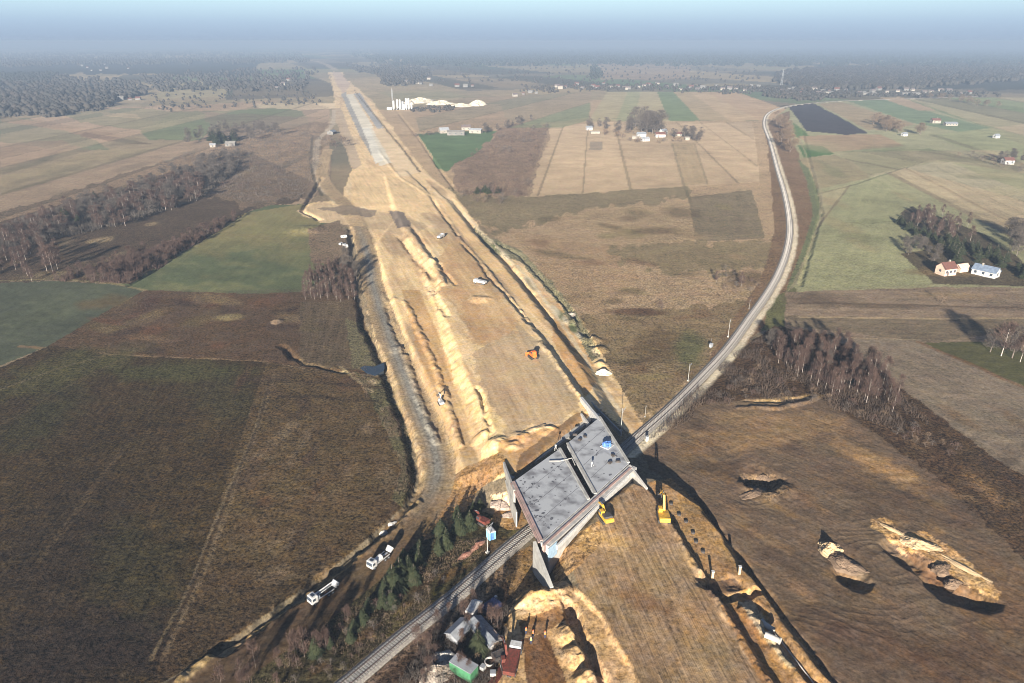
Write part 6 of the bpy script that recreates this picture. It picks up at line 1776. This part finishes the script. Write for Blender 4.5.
twig_mass('dry_weeds', 'tufts and small scrub dotted over the dry meadow', [(470, 200), (600, 195), (700, 190), (765, 210), (775, 260), (740, 320), (690, 380), (640, 425), (600, 350), (530, 260)], 9000, (.4, 1.6), 'brush', .6, .10, 14)
woods('forest', 'dark mixed forest at the middle left', [(-60, 80), (40, 76), (100, 79), (140, 84), (150, 94), (128, 98), (108, 106), (60, 115), (-60, 118)], 1700, (11, 17), 'woods', 1)
woods('forest', 'dark pine band at the upper left', [(-60, 74), (60, 74), (50, 82), (-60, 88)], 700, (13, 18), 'woodsgreen', 2)
woods('forest', 'hazy forest left of the far motorway', [(140, 76), (250, 70), (312, 68), (318, 74), (300, 92), (240, 92), (160, 92)], 700, (10, 16), 'woods', 3)
woods('forest', 'blue hazy forest across the left horizon', [(-60, 52), (300, 52), (310, 62), (60, 66), (-60, 68)], 2600, (14, 22), 'woods', 4)
woods('forest', 'wide blue hazy forest across the middle horizon', [(345, 50), (1090, 50), (1090, 66), (900, 67), (700, 65), (560, 66), (400, 66), (355, 58)], 5200, (16, 24), 'woodsgreen', 5)
woods('forest', 'dark forest above the village on the right', [(790, 70), (900, 66), (1090, 64), (1090, 76), (1000, 82), (900, 90), (810, 90), (770, 80)], 3800, (14, 20), 'woods', 6)
woods('forest', 'small wood beyond the sand heaps', [(345, 66), (400, 62), (430, 70), (420, 84), (385, 86), (372, 76)], 700, (10, 16), 'woods', 7)
woods('forest', 'strip of wood beyond the distant village row', [(590, 66), (600, 66), (602, 80), (590, 80)], 60, (14, 18), 'woodsgreen', 8)
woods('hedge_trees', 'trees and bushes in the village row beyond the striped fields', [(520, 86), (560, 85), (680, 85), (760, 87), (780, 92), (760, 95), (680, 91), (560, 91), (520, 92)], 420, (6, 11), 'woods', 9)
woods('hedge_trees', 'grey trees where the railway meets the village', [(755, 88), (800, 88), (832, 92), (850, 98), (800, 101), (780, 99), (765, 96)], 330, (8, 13), 'woods', 10)
woods('hedge_trees', 'bushes along the long row below the right forest', [(835, 92), (1000, 92), (1000, 96), (835, 98)], 190, (6, 10), 'woods', 11)
woods('hedge_trees', 'scattered bushes in the left plain', [(150, 96), (310, 90), (322, 105), (150, 112)], 170, (5, 9), 'woods', 12)
woods('hedge_trees', 'scattered trees over the hazy middle plain', [(430, 66), (760, 66), (760, 82), (600, 84), (430, 84)], 300, (7, 12), 'woods', 13)
woods('hedge_trees', 'grey bushes in front of the white sand heaps', [(410, 109), (455, 106), (462, 109), (430, 113), (412, 113)], 70, (5, 8), 'woods', 14)
woods('hedge_trees', 'dark bushes round the far left farm buildings', [(-40, 112), (60, 108), (110, 104), (112, 108), (60, 116), (-40, 120)], 200, (6, 10), 'woods', 15)
# drop prototypes never planted
for p in BIRCH + GREY + SAPL + BUSH + SPR + WILLOW:
    if id(p) not in USED:
        for c in list(p.children): bpy.data.objects.remove(c)
        bpy.data.objects.remove(p)
# ---------------------------------------------------------------- the land beyond, and the air
me = bpy.data.meshes.new('far_ground')
S = 15500
me.from_pydata([(-S, -2500, -3), (S, -2500, -3), (S, 14800, -3), (-S, 14800, -3)], [], [(0, 1, 2, 3)])
o = bpy.data.objects.new('far_ground', me); COL.objects.link(o); tag(o, 'hazy plain reaching the horizon', kind='structure')
me.materials.append(plain_mat('far_soil', (.16, .13, .09), rgb2=(.07, .07, .05), scale=.002))

bm = bmesh.new()
bmesh.ops.create_cube(bm, size=1)
for v in bm.verts:
    v.co = (v.co.x * 31600, -2700 + (v.co.y + .5) * 17600, -6 + (v.co.z + .5) * (HAZE_TOP + 6))
me = bpy.data.meshes.new('haze'); bm.to_mesh(me); bm.free()
hz = bpy.data.objects.new('haze', me); COL.objects.link(hz); tag(hz, 'thin blue winter haze over the plain', kind='stuff')
m = bpy.data.materials.new('haze_air'); m.use_nodes = True
t = m.node_tree
for n_ in list(t.nodes): t.nodes.remove(n_)
out = t.nodes.new('ShaderNodeOutputMaterial'); pv = t.nodes.new('ShaderNodeVolumePrincipled')
pv.inputs['Color'].default_value = HAZE_COL
pv.inputs['Density'].default_value = HAZE_D
pv.inputs['Anisotropy'].default_value = HAZE_G
t.links.new(pv.outputs[0], out.inputs['Volume'])
me.materials.append(m)
print('OBJECTS total', len(bpy.data.objects))
